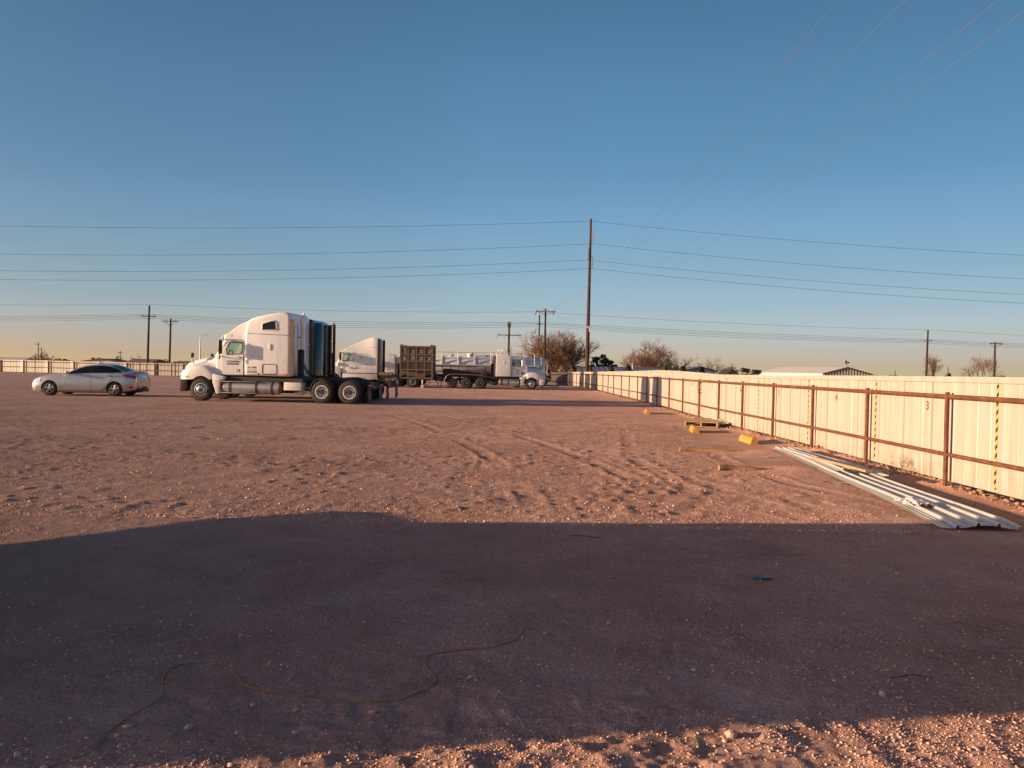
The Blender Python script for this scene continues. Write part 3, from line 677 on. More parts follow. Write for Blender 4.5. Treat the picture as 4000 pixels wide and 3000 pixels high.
def conventional(name, label, loc, rz, paint='white', scale=1.0, roof='high', cs=0.0, left=1, decals=None, rims='dualw', bumper='bumper', tank_x=(1.12, 4.0), drives=(6.23, 7.63), rear=8.6, back=4.62, group=None, stacks=(1,), box=True, mirror_dark=True, sx=1.0):
    T = thing(name, label, 'truck', loc, rz, group, scale)
    P = paint
    # hood with wheel arches
    sec = [(-1.27, 1.42, .42, 1.36, .72, 1.12, 1.0), (-1.20, 1.60, .50, 1.54, .98, 1.22, .97), (-1.02, 1.73, .58, 1.66, 1.14, 1.33, .95), (-.6, 1.85, .66, 1.75, 1.2, 1.47, .95), (-.1, 1.95, .74, 1.82, 1.21, 1.56, .95), (.35, 2.01, .84, 1.86, 1.21, 1.50, .95), (.62 + cs * .5, 2.06, .93, 1.90, 1.19, 1.30, .98), (.95 + cs * .3, 2.07, .98, 1.88, 1.12, 1.20, 1.0)]
    rings = []
    for s, zc, yh, zh, yf, zf, zb in sec:
        half = [(0, zc), (yh * .5, zc - .01), (yh * .82, zc - .04), (yh, zh - .03), (yh + .04, (zh + zf) / 2 + .05), ((yh + yf) / 2 + .02, zf + .05), (yf - .07, zf + .02), (yf - .01, zf - .06), (yf, zf - .2 if zf - .2 > zb else (zf + zb) / 2), (yf, zb), (yf - .3, zb)]
        ring = [(-s, y, z) for y, z in half] + [(-s, -y, z) for y, z in half[::-1] if y > 0]
        rings.append(ring)
    hood = MB().loft(rings).build('hood', P, T, 40)
    arch = MB(); arch.lathe([(0.60, -1.5), (0.60, 1.5)], (0, 0, .52), n=36)
    cut(hood, [arch], 40)
    for sd in (1, -1):
        sk = MB(); sk.prism([(.60, 1.22), (1.2 + cs * .3, 1.12), (1.2 + cs * .3, .98), (1.0, .93), (.98, .36), (.80, .33), (.72, .55), (.60, .86)], sd * 0.86, sd * 1.205, lambda u, v, t: (-u, t, v))
        sk.build('fender_skirt', P, T, 30, bev=.03)
        hl = MB(); hl.lathe([(0.001, -.05), (.10, -.04), (.15, 0), (.14, .05)], (1.10, sd * .98, 1.14), 'x', 16); hl.build('headlight', 'lamp', T)
    g = MB(); pl = []
    for a in range(-5, 6):
        y = a / 5 * 1.2; pl.append((1.28 - 0.20 * (abs(a) / 5) ** 4, y))
    inner = [(.70, 1.2), (.70, 1.0), (.95, 0.8), (.95, -.8), (.70, -1.0), (.70, -1.2)]
    g.prism(pl + inner, .42, .95, lambda u, v, t: (u, v, t)); g.build('bumper', bumper, T, 40, bev=.03)
    g = MB(); g.box((1.24, 0, 1.2), (.06, .9, .42))
    for k in range(7): g.box((1.275, 0, 1.02 + k * .06), (.03, .86, .02))
    g.build('grille', 'chrome', T)
    # cab
    zr = 2.98 if roof == 'high' else 2.94
    cabp = [(1.02, 1.17), (.72, 1.30), (.68, 2.05), (1.08, 2.70), (1.10, zr)] + ([(1.25, 3.02), (1.45, 3.16), (1.71, 3.36), (1.93, 3.47), (2.16, 3.55), (2.4, 3.62)] if roof == 'high' else [(1.4, 3.08), (1.9, 3.15), (2.3, 3.16)]) + [(2.4, 1.17)]
    cabp = [(u + cs, v) for u, v in cabp]
    cab = side_prism(cabp, -1.06, 1.06)
    cab = cab.build('cab', P, T, 40, bev=.07, seg=3, bang=50)
    for vt in cab.data.vertices:
        z = vt.co.z; s_ = -vt.co.x - cs
        f = 1 - 0.05 * max(0, z - 2.0) - (0.30 * max(0, z - 2.95) * max(0, 2.5 - s_) if roof == 'high' else 0)
        vt.co.y *= f
    win = [(u + cs, v) for u, v in [(1.27, 2.07), (1.22, 2.30), (1.38, 2.62), (1.44, 2.645), (2.0, 2.645), (2.05, 2.61), (2.06, 2.2), (2.02, 2.12)]]
    inn = [(u + cs, v) for u, v in [(.93, 1.4), (.93, 2.05), (1.28, 2.62), (1.32, 2.86), (2.22, 2.86), (2.22, 1.4)]]
    wsh = [(u + cs, v) for u, v in [(.45, 2.16), (.90, 2.72), (1.38, 2.58), (1.02, 2.08)]]
    cut(cab, [side_prism(inn, -.94, .94), side_prism(win, -1.4, 1.4), side_prism(wsh, -.84, .84)], 40)
    g = MB(); g.loft([[(-(.735 + cs), -.84, 2.12), (-(.735 + cs), .84, 2.12)], [(-(1.065 + cs), -.82, 2.655), (-(1.065 + cs), .82, 2.655)]], cap=False, closed=False); g.build('windshield', 'glass', T, 0)
    g = MB(); g.bx(-(1.9 + cs), -(1.45 + cs), .25, .75, 1.4, 2.0); g.bx(-(2.05 + cs), -(1.92 + cs), .25, .75, 1.5, 2.5); g.bx(-(1.9 + cs), -(1.45 + cs), -.75, -.25, 1.4, 2.0); g.bx(-(2.05 + cs), -(1.92 + cs), -.75, -.25, 1.5, 2.5); g.build('seats', 'interior', T, 0)
    ring_ = [(-(1.15 + cs) - .10 * math.sin(a) * .5, .5 + .22 * math.cos(a), 2.08 + .2 * math.sin(a)) for a in [k * math.pi / 8 for k in range(17)]]
    g = MB(); g.tube(ring_, .018, 6); g.build('steering_wheel', 'black', T)
    # sun visor above the windshield
    g = MB(); vis = [(1.12, 2.985), (1.04, 2.975), (.90, 2.76), (.90, 2.715), (.955, 2.72), (1.10, 2.90)]
    g.prism([(u + cs, v) for u, v in vis], -.98, .98, lambda u, v, t: (-u, t, v)); g.build('sun_visor', P, T, 30, bev=.015)
    for sd in (1, -1):
        yd = lambda z: sd * (1.06 * (1 - .05 * max(0, z - 2.0)) + .004)
        door = [(u + cs, v) for u, v in [(1.03, 1.2), (1.0, 2.08), (1.17, 2.42), (1.32, 2.70), (2.0, 2.71), (2.11, 2.62), (2.12, 1.2)]]
        d = MB().prism(door, 0, 1, lambda u, v, t: (-u, yd(v) + sd * .012 * t, v)).build('door', P, T, 30, bev=.006, seg=1)
        cut(d, [side_prism(win, -1.4, 1.4)], 30)
        g = MB(); loop_tube(win, sd * 1.056, .018, g)
        g.tube([(-(1.38 + cs), sd * 1.055, 2.08), (-(1.38 + cs), sd * 1.045, 2.63)], .014, 5)
        sl_ = [(u + cs, v) for u, v in [(1.10, 2.45), (1.30, 2.73), (2.0, 2.735), (2.135, 2.64), (2.145, 1.2)]]
        g.tube([(-u, yd(v) - sd * .004, v) for u, v in sl_], .016, 5)
        g.build('window_seal', 'black', d)
        g = MB(); g.prism(win, sd * 1.018, sd * 1.022, lambda u, v, t: (-u, t, v)); g.build('window', 'glass', d, 0)
        g = MB(); g.bx(-(2.04 + cs), -(1.9 + cs), sd * 1.075, sd * 1.10, 1.93, 1.98); g.build('handle', 'black', d)
        # mirror on its bracket
        g = MB(); g.tube([(-(1.02 + cs), sd * 1.07, 1.98), (-(1.12 + cs), sd * 1.50, 2.0), (-(1.15 + cs), sd * 1.54, 2.08), (-(1.18 + cs), sd * 1.52, 2.74), (-(1.25 + cs), sd * 1.05, 2.74)], .022, 6)
        g.tube([(-(1.12 + cs), sd * 1.50, 2.0), (-(1.12 + cs), sd * 1.50, 1.86)], .03, 6); g.build('mirror_bracket', 'black', T)
        g = MB(); g.box((-(1.18 + cs), sd * 1.53, 2.40), (.15, .27, .60), Matrix.Rotation(sd * .25, 3, 'Z')); mm = g.build('mirror', 'bumper' if mirror_dark else P, T, 40, bev=.05, seg=3)
        # hood mirror on a tripod
        g = MB(); bx_, by_ = -.02, sd * .93
        for q in ((.22, .10, 1.36), (-.16, .08, 1.42), (.05, -.12, 1.55)): g.tube([(bx_ + q[0] + .55, by_ + sd * q[1], q[2] - .02), (bx_ + .62, by_, 1.92)], .012, 5)
        g.build('hood_mirror_stand', 'chrome', T)
        g = MB(); g.lathe([(0.001, -.05), (.09, -.04), (.125, 0), (.12, .02), (0.001, .02)], (bx_ + .62, by_, 2.02), 'x', 16); g.build('hood_mirror', 'bumper', T)
    # sleeper
    if roof == 'high':
        slp = [(2.26, 1.17), (2.26, 3.02), (2.28, 3.58), (2.5, 3.69), (2.79, 3.77), (3.43, 3.89), (3.99, 3.965), (4.24, 3.98), (4.45, 3.96), (4.55, 3.9), (4.60, 3.75), (back, 1.15)]
    else:
        slp = [(2.26, 1.17), (2.26, 3.02), (2.34, 3.12), (2.5, 3.15), (back - .2, 3.17), (back - .05, 3.14), (back, 3.05), (back, 1.15)]
    slp = [(u + (cs if u < 2.6 else 0), v) for u, v in slp]
    sl_o = side_prism(slp, -1.25, 1.25).build('sleeper', P, T, 40, bev=.15 if roof == 'high' else .08, seg=4, bang=60)
    for vt in sl_o.data.vertices:
        z = vt.co.z; s_ = -vt.co.x
        vt.co.y *= 1 - .03 * max(0, z - 2.95) - (.24 * max(0, z - 3.0) * max(0, 3.2 - s_) if roof == 'high' else 0)
    for sd in (1, -1):
        if roof == 'high':
            swin = [(3.15, 3.2), (3.17, 3.42), (3.22, 3.47), (3.66, 3.585), (3.78, 3.59), (3.86, 3.54), (3.91, 3.24), (3.87, 3.18), (3.22, 3.165)]
            g = MB(); g.prism(swin, sd * 1.10, sd * 1.240, lambda u, v, t: (-u, t, v)); w_ = g.build('sleeper_window', 'dark', T, 0)
            g = MB(); loop_tube(swin, sd * 1.232, .03, g); g.build('window_frame', P, w_)
            g = MB(); loop_tube(rounded(3.2, 3.92, 1.24, 1.68, .09), sd * 1.249, .017, g); h = g.build('hatch_seal', 'black', T)
            g = MB()
            for z in [1.25 + .165 * k for k in range(15)]: g.box((-4.02, sd * (1.250 - .03 * max(0, z - 2.95)), z), (.018, .008, .018))
            g.tube([(-2.42, sd * 1.247, 3.02), (-4.55, sd * 1.247, 2.96)], .009, 4)
            g.build('panel_seam', 'frame', T)
        g = MB(); g.prism(rounded(3.5 if roof == 'high' else 2.45, 3.64 if roof == 'high' else 2.57, 2.3, 2.58, .05), sd * 1.2, sd * 1.268, lambda u, v, t: (-u, t, v)); g.build('side_lamp', P, T, 30, bev=.01)
        if roof == 'high':
            g = MB(); g.prism(rounded(4.22, 4.42, 1.20, 1.28, .035), sd * 1.2, sd * 1.27, lambda u, v, t: (-u, t, v)); g.build('marker_light', 'amber', T)
        e = MB(); et = 3.66 if roof == 'high' else 3.05
        e.prism([(back - .03, 1.2), (back + .16, 1.2), (back + .18, et - .25), (back + .10, et), (back - .03, et)], sd * 1.18, sd * 1.235, lambda u, v, t: (-u, t, v)); e.build('side_extender', 'tanrub' if P == 'white' else P, T)
    g = MB()                                                     # ribs and hand holds on the rear wall
    for y in (-.85, -.3, .3, .85): g.bx(-(back + .03), -(back - .01), y - .04, y + .04, 1.25, 3.5 if roof == 'high' else 2.9)
    g.bx(-(back + .035), -(back - .01), -1.1, 1.1, 2.62, 2.66); g.build('rear_panel_ribs', P, T, 30)
    # chassis
    g = MB()
    for sd in (1, -1):
        g.bx(-rear, -.2, sd * .40, sd * .48, .72, .98)
    for s in (1.5, 3.2, 4.9, drives[0], drives[1], rear - .1): g.bx(-s - .06, -s + .06, -.4, .4, .74, .94)
    g.bx(-4.9, -.9, -.85, .85, 1.0, 1.165)
    g.bx(-back - .55, -1.3, -1.02, 1.02, .92, 1.10)
    for s in drives:
        g.tube([(-s, -.95, .51), (-s, .95, .51)], .09, 10); g.lathe([(0.02, -.22), (.2, -.12), (.2, .12), (.02, .22)], (-s, 0, .51), n=12)
    g.tube([(0, -1, .5), (0, 1, .5)], .06, 8)
    g.bx(-rear - .02, -rear + .06, -1.15, 1.15, .66, .86)
    g.box((-(drives[0] + drives[1]) / 2, .0, .62), (.5, .9, .3))
    g.bx(-1.1, .5, -.35, .35, .55, 1.4)
    g.build('chassis', 'frame', T, 30)
    g = MB(); m5 = (drives[0] + drives[1]) / 2 - .1
    g.prism([(m5 - .5, 1.12), (m5 + .1, 1.14), (m5 + .62, 1.02), (m5 + .62, .97), (m5 - .5, .97)], -.48, .48, lambda u, v, t: (-u, t, v)); g.build('fifth_wheel', 'frame', T, 30)
    for sd in (1, -1):
        wheel(T, 0, sd * 1.2, .505, .505, .28, 'alu', side=sd)
        for s in drives: wheel(T, s, sd * 1.22, .51, .51, .27, rims, side=sd)
        # fuel tank with straps and steps
        a, b = tank_x; g = MB(); g.lathe([(0.02, -b + .0), (.21, -b), (.285, -b + .05), (.29, -b + .12), (.29, -a - .05), (.25, -a), (.02, -a)], (0, sd * .90, .63), 'x', 24); tk = g.build('fuel_tank', 'tank', T)
        g = MB(); L = b - a
        for q in (.13, .60, .88):
            g = MB(); g.lathe([(.295, -.055), (.305, -.05), (.305, .05), (.295, .055)], (-(a + L * q), sd * .90, .63), 'x', 24, cap=False); g.build('tank_strap', 'frame', tk)
        g = MB(); g.bx(-(a + L * .63), -a + .03, sd * 1.0, sd * 1.24, .875, .905); g.bx(-(a + L * .63), -a + .03, sd * 1.0, sd * 1.24, .375, .405); g.build('step', 'alu', T, bev=.008)
        if box:
            g = MB(); g.bx(-(b + 1.17), -(b + .28), sd * .62, sd * 1.18, .55, .90); bb = g.build('battery_box', 'rimw', T, bev=.015)
            g = MB(); g.bx(-(b + 1.16), -(b + .26), sd * .62, sd * 1.2, .39, .42); g.tube([(-(b + 1.1), sd * 1.0, .4), (-(b + 1.16), sd * 1.0, .55)], .02, 5); g.tube([(-(b + .5), sd * .9, .4), (-(b + 1.15), sd * .9, .36)], .025, 5); g.build('box_step', 'alu', bb)
        # quarter fender and mud flap
        s0 = drives[0]; arc = [(-s0 + math.cos(R(t)) * .60, sd * .92, .51 + math.sin(R(t)) * .60) for t in range(-4, 62, 8)]
        g = MB(); g.loft([[(p[0], sd * .64, p[2]) for p in arc] + [(p[0] + .012, sd * .64, p[2] + .012) for p in arc[::-1]], [(p[0], sd * 1.22, p[2]) for p in arc] + [(p[0] + .012, sd * 1.22, p[2] + .012) for p in arc[::-1]]]); g.build('quarter_fender', 'rimd', T, 30)
        g = MB(); g.loft([[(-(rear - .03) - .02 * math.sin(k * 2.2), y, .82 - k * .14) for k in range(6)] + [(-(rear - .045) - .02 * math.sin(k * 2.2), y, .82 - k * .14) for k in range(5, -1, -1)] for y in (sd * .66, sd * 1.2)]); g.build('mud_flap', 'black', T, 30)
        g = MB(); g.bx(-(rear - .0), -(rear + .03), sd * .7, sd * 1.15, .80, .86); g.build('reflector_strip', 'flagred', T)
        g = MB(); g.lathe([(.055, -.02), (.05, .02), (.001, .025)], (-(rear + .03), sd * .5, .74), 'x', 12); g.build('tail_light', 'red', T)
    # exhaust stacks behind the sleeper
    if stacks:
        for sd in stacks:
            zt = 3.85 if roof == 'high' else 3.3
            g = MB(); ex = -(back + .34); sy = sd * .72
            g.tube([(ex, sy, 2.35), (ex, sy, zt - .12), (ex - .05, sy, zt), (ex - .14, sy, zt + .09)], .062, 12); st = g.build('exhaust_pipe', 'rimw' if P == 'white' else 'chrome', T)
            g = MB(); g.lathe([(.11, 1.05), (.15, 1.1), (.15, 2.3), (.12, 2.36)], (ex, sy, 0), 'z', 18)
            for z in (1.35, 2.2, 2.28): g.lathe([(.155, z - .02), (.165, z), (.155, z + .02)], (ex, sy, 0), 'z', 18, cap=False)
            g.tube([(ex + .2, sy, 2.9), (ex, sy, 2.9)], .02, 5); g.tube([(ex, sy, 1.1), (ex + .3, sy, .8)], .1, 8); g.build('muffler', 'frame', st)
    g = MB()
    for y, b_ in ((.15, .30), (.0, .22), (-.15, .35)):
        g.tube([(-(back + .03), y, 2.1), (-(back + .25), y, 1.6 - b_ * .3), (-(back + .5), y, 1.25), (-(back + .9), y * .5, 1.1)], .022, 6)
    g.build('air_hoses', 'black', T)
    if decals: decals(T)
    if sx != 1:
        for o in T.children_recursive:
            w_ = o if o.name.startswith('wheel') else o.parent if o.parent and o.parent.name.startswith('wheel') else None
            if w_ is not None:
                xs = [v_.co.x for v_ in w_.data.vertices]; xc = (min(xs) + max(xs)) / 2
                if o is w_:
                    for k_ in [o] + list(o.children):
                        for v_ in k_.data.vertices: v_.co.x += (sx - 1) * xc
            else:
                for v_ in o.data.vertices: v_.co.x *= sx
    return T

def decals_lead(T):
    g = MB(); rt = (-1, 0, 0); y = 1.0745
    put_text(g, 'VCR TRUCKING', .105, (-1.60, y, 1.745), rt, squeeze=.92, bold=.004, arch=.10)
    put_text(g, 'EXPRESS INC', .125, (-1.60, y, 1.63), rt, squeeze=.88, bold=.004, arch=.10)
    put_text(g, 'DIESEL ONLY', .035, (-1.93, y, 1.245), rt)
    g.build('company_name', 'ink', T, 0)
    g = MB(); y = 1.2515
    put_text(g, 'MC 114840', .095, (-2.68, y, 1.50), rt, bold=.004)
    put_text(g, 'USDOT 318850', .075, (-2.68, y, 1.41), rt, squeeze=.92)
    put_text(g, 'GVW 80,000', .095, (-2.68, y, 1.30), rt, bold=.003)
    put_text(g, 'UNITED TRANSPORT GROUP', .034, (-2.68, y, 1.21), rt)
    g.build('registration_lettering', 'ink', T, 0)
    g = MB(); put_text(g, '9584', .12, (.80, 1.214, 1.03), rt, bold=.003); g.build('fleet_number', 'ink', T, 0)
    g = MB(); g.lathe([(.05, 0), (.05, .003), (.001, .003)], (-3.0, 1.2515, 1.24), n=16); g.build('round_sticker', 'redink', T)
    g = MB(); g.bx(-1.98, -1.78, 1.0735, 1.0755, 1.32, 1.44); b = g.build('permit_sticker', 'ink', T)
    g = MB(); g.bx(-1.90, -1.84, 1.0755, 1.077, 1.335, 1.425); g.bx(-1.80, -1.76, 1.0755, 1.077, 1.36, 1.47); g.build('sticker_face', 'plastic', b)

lead = conventional('semi_truck', 'white high-roof sleeper truck with black door lettering, nearest of the trucks', (-13.685, 35.435, 0), R(175), decals=decals_lead, sx=.884)
blue = conventional('semi_truck', 'dark blue sleeper truck mostly hidden behind the nearest white truck', (-13.68, 39.04, 0), R(175), paint='blue', rims='duala', scale=.985, sx=.905, stacks=(-1,), drives=(5.97, 7.37), rear=8.75)
for sd in (1, -1):
    g = MB(); g.lathe([(.02, 1.2), (.36, 1.2), (.36, 3.70), (.33, 3.78), (.02, 3.80)], (-4.22, sd * .88, 0), 'z', 28); g.build('rounded_fairing', 'blue', blue)
    g = MB(); g.bx(-4.60, -4.56, sd * .30, sd * .46, 1.2, 2.95); g.bx(-4.60, -4.56, sd * .30, sd * .46, 3.0, 3.7); g.build('fairing_flap', 'tanrub', blue)
g = MB(); g.bx(-4.36, -4.27, -1.1, .5, 1.2, 3.62); g.build('rear_wall', 'black', blue)
g = MB(); g.tube([(-4.75, -.35, 1.1), (-4.75, -.35, 3.8)], .06, 10); g.build('exhaust_pipe', 'rust', blue)
def decals_right(T):
    g = MB(); rt = (1, 0, 0); y = -1.0745
    put_text(g, 'P-N', .17, (-1.28, y, 1.70), rt, bold=.008); put_text(g, 'TRANSPORT', .05, (-1.28, y, 1.62), rt); put_text(g, 'MIDLAND', .09, (-1.28, y, 1.49), rt, bold=.003); put_text(g, 'TRUCKING', .08, (-1.28, y, 1.40), rt, bold=.003)
    put_text(g, '214', .05, (-1.0, y, 1.25), rt)
    g.build('company_name', 'ink', T, 0)
    g = MB(); g.prism(rounded(.72, .95, 1.35, 1.62, .04), -1.07, -1.078, lambda u, v, t: (-u, t, v)); g.build('grey_sticker', 'rimd', T)
t4 = conventional('semi_truck', 'white flat-roof truck facing right, hitched to the sand box trailer', (1.60, 64.6, 0), 0, scale=.9, roof='flat', cs=-.33, decals=decals_right, rims='duald', bumper='white', tank_x=(.8, 3.0), drives=(4.65, 5.95), rear=6.9, back=3.3, box=False, mirror_dark=False)
g = MB()
for yy in (-1.05, -.35, .35, 1.05): g.tube([(1.30, yy, .45), (1.42, yy, .7), (1.40, yy, 1.3), (1.25, yy, 1.5)], .04, 6)
for zz in (.6, 1.0, 1.4): g.tube([(1.42 if zz < 1.3 else 1.36, -1.15, zz), (1.42 if zz < 1.3 else 1.36, 1.15, zz)], .035, 6)
g.build('grille_guard', 'black', t4)
t3 = copy_tree(t4); t3.name = 'semi_truck'
for c in list(t3.children):
    if c.name.split('.')[0] in ('company_name', 'grey_sticker', 'grille_guard'): bpy.data.objects.remove(c)
t3.location = (-13.75, 73.2, 0); t3.rotation_euler = (0, 0, math.pi); t3.scale = (.855,) * 3
tag(t3, 'white flat-roof truck facing left in front of the tanker, mostly hidden', 'truck')
g = MB(); g.tube([(-2.6, .3, 3.28), (-3.4, .3, 3.25)], .05, 6); g.lathe([(.02, -2.7), (.12, -2.62), (.05, -2.4)], (0, .3, 3.28), 'x', 8); g.tube([(-2.9, .3, 3.1), (-2.9, .3, 3.28)], .03, 5); g.build('air_horn', 'chrome', t3)

# aerodynamic sleeper truck behind the lead truck
def aero():
    T = thing('semi_truck', 'white aerodynamic sleeper truck with sloping roof, seen beyond the nearest truck chassis', 'truck', (-15.30, 67.25, 0), math.pi, None, 1.045)
    P = 'white'
    sec = [(-1.15, 1.35, .5, 1.28, .9, 1.1, .6), (-1.0, 1.55, .62, 1.46, 1.1, 1.25, .5), (-.5, 1.75, .75, 1.62, 1.19, 1.42, .5), (0, 1.88, .85, 1.72, 1.2, 1.5, .5), (.4, 1.98, .95, 1.8, 1.2, 1.45, .6), (.62, 2.02, 1.0, 1.84, 1.18, 1.4, .7)]
    rings = []
    for s, zc, yh, zh, yf, zf, zb in sec:
        half = [(0, zc), (yh * .5, zc - .01), (yh * .82, zc - .05), (yh, zh - .03), ((yh + yf) / 2 + .02, zf + .06), (yf - .06, zf), (yf, zf - .12), (yf, zb), (yf - .3, zb)]
        rings.append([(-s, y, z) for y, z in half] + [(-s, -y, z) for y, z in half[::-1] if y > 0])
    hood = MB().loft(rings).build('hood', P, T, 40)
    cut(hood, [MB().lathe([(0.58, -1.5), (0.58, 1.5)], (0, 0, .5), n=32)], 40)
    body = [(.55, 1.05), (.36, 1.3), (.34, 1.98), (.60, 2.66), (.44, 2.71), (.50, 2.78), (.75, 2.90), (1.03, 3.0), (1.08, 3.06), (1.35, 3.24), (1.75, 3.45), (2.2, 3.65), (2.7, 3.84), (3.05, 3.95), (3.2, 3.98), (3.63, 3.97), (3.63, 1.05)]
    b = side_prism(body, -1.2, 1.2).build('cab', P, T, 40, bev=.05, seg=3, bang=50)
    for vt in b.data.vertices:
        z = vt.co.z; s_ = -vt.co.x
        f = 1 - .03 * max(0, z - 2.0) - .16 * max(0, z - 3.05) * max(0, 3.3 - s_) - (.06 * max(0, 1.0 - s_))
        if s_ < 3.12: f -= .065
        vt.co.y *= f
    win = [(.76, 2.05), (.74, 2.2), (.95, 2.62), (1.52, 2.60), (1.56, 2.1), (1.5, 2.04)]
    cut(b, [side_prism([(.52, 1.3), (.52, 2.02), (.78, 2.6), (.85, 2.85), (1.7, 2.85), (1.7, 1.3)], -.98, .98), side_prism(win, -1.5, 1.5), side_prism([(.1, 2.08), (.35, 2.68), (.82, 2.56), (.62, 2.02)], -.92, .92)], 40)
    g = MB(); g.loft([[(-.40, -.95, 2.05), (-.40, .95, 2.05)], [(-.585, -.93, 2.62), (-.585, .93, 2.62)]], cap=False, closed=False); g.build('windshield', 'glass', T, 0)
    for sd in (1, -1):
        g = MB(); g.prism(win, sd * 1.05, sd * 1.055, lambda u, v, t: (-u, t, v)); w_ = g.build('window', 'glass', T, 0)
        g = MB(); loop_tube(win, sd * 1.09, .03, g); g.build('window_seal', 'black', w_)
        g = MB()
        for ln in ([(.70, 1.1), (.66, 1.9), (.72, 2.68), (1.62, 2.72), (1.66, 1.15)], [(1.7, 2.66), (3.1, 2.52)], [(1.7, 1.75), (3.6, 1.72)], [(2.5, 1.74), (2.5, 1.1)], [(3.1, 3.18), (3.6, 3.16)]):
            g.tube([(-u, sd * (1.2 * (.937 - .03 * max(0, v - 2)) if u < 3.12 else 1.2), v) for u, v in ln], .011, 4)
        g.build('panel_seam', 'rimd', T)
        g = MB(); g.bx(-3.62, -.75, sd * 1.0, sd * 1.17, .52, 1.0); g.build('side_skirt', P, T, bev=.02)
        g = MB(); g.bx(-1.62, -1.35, sd * 1.16, sd * 1.175, 1.42, 1.50); g.bx(-2.0, -1.86, sd * 1.16, sd * 1.175, 1.55, 1.6); g.bx(-2.0, -1.86, sd * 1.16, sd * 1.175, 1.42, 1.49); g.build('grab_handle', 'black', T)
        g = MB(); loop_tube(rounded(2.2, 2.34, 2.3, 2.55, .03), sd * 1.16, .012, g); g.build('side_lamp', 'rimd', T)
        g = MB(); g.tube([(-.68, sd * 1.14, 2.0), (-.55, sd * 1.45, 2.02), (-.58, sd * 1.45, 2.75), (-.8, sd * 1.12, 2.72)], .025, 6); g.build('mirror_bracket', 'black', T)
        g = MB(); g.box((-.62, sd * 1.4, 2.4), (.16, .3, .62), Matrix.Rotation(sd * .4, 3, 'Z')); g.build('mirror', 'bumper', T, bev=.04)
        g = MB(); g.tube([(.55, sd * 1.1, 1.35), (.5, sd * 1.25, 1.95), (.42, sd * 1.25, 2.02), (.36, sd * 1.12, 1.4)], .03, 6); g.box((.47, sd * 1.26, 1.9), (.06, .18, .24)); g.build('hood_mirror', 'black', T)
        g = MB(); g.bx(-3.84, -3.64, sd * 1.12, sd * 1.19, 1.05, 3.85); g.build('side_extender', 'frame', T)
        wheel(T, 0, sd * 1.18, .5, .5, .28, 'alu', side=sd)
        for s in (5.3, 6.6): wheel(T, s, sd * 1.2, .5, .5, .27, 'duala', side=sd)
        g = MB(); g.lathe([(0.001, -.05), (.12, -.03), (.16, .05)], (1.0, sd * .95, 1.05), 'x', 12); g.build('headlight', 'lamp', T)
    g = MB(); g.bx(-7.4, .8, .4, .48, .7, .98); g.bx(-7.4, .8, -.48, -.4, .7, .98); g.bx(-4.2, -.6, -1, 1, .85, 1.05); g.bx(-7.42, -7.36, -1.1, 1.1, .6, .85); g.bx(-4.6, -3.65, -1.0, 1.0, .95, 1.12)
    for s in (5.3, 6.6): g.tube([(-s, -.9, .5), (-s, .9, .5)], .08, 8)
    g.tube([(0, -1, .5), (0, 1, .5)], .06, 8); g.build('chassis', 'frame', T)
    g = MB(); g.bx(.85, 1.22, -1.1, 1.1, .35, .85); g.build('bumper', P, T, bev=.06)
    g = MB(); g.prism([(5.4, 1.15), (6.1, 1.17), (6.6, 1.04), (5.4, 1.0)], -.48, .48, lambda u, v, t: (-u, t, v)); g.build('fifth_wheel', 'frame', T)
    return T
aero()

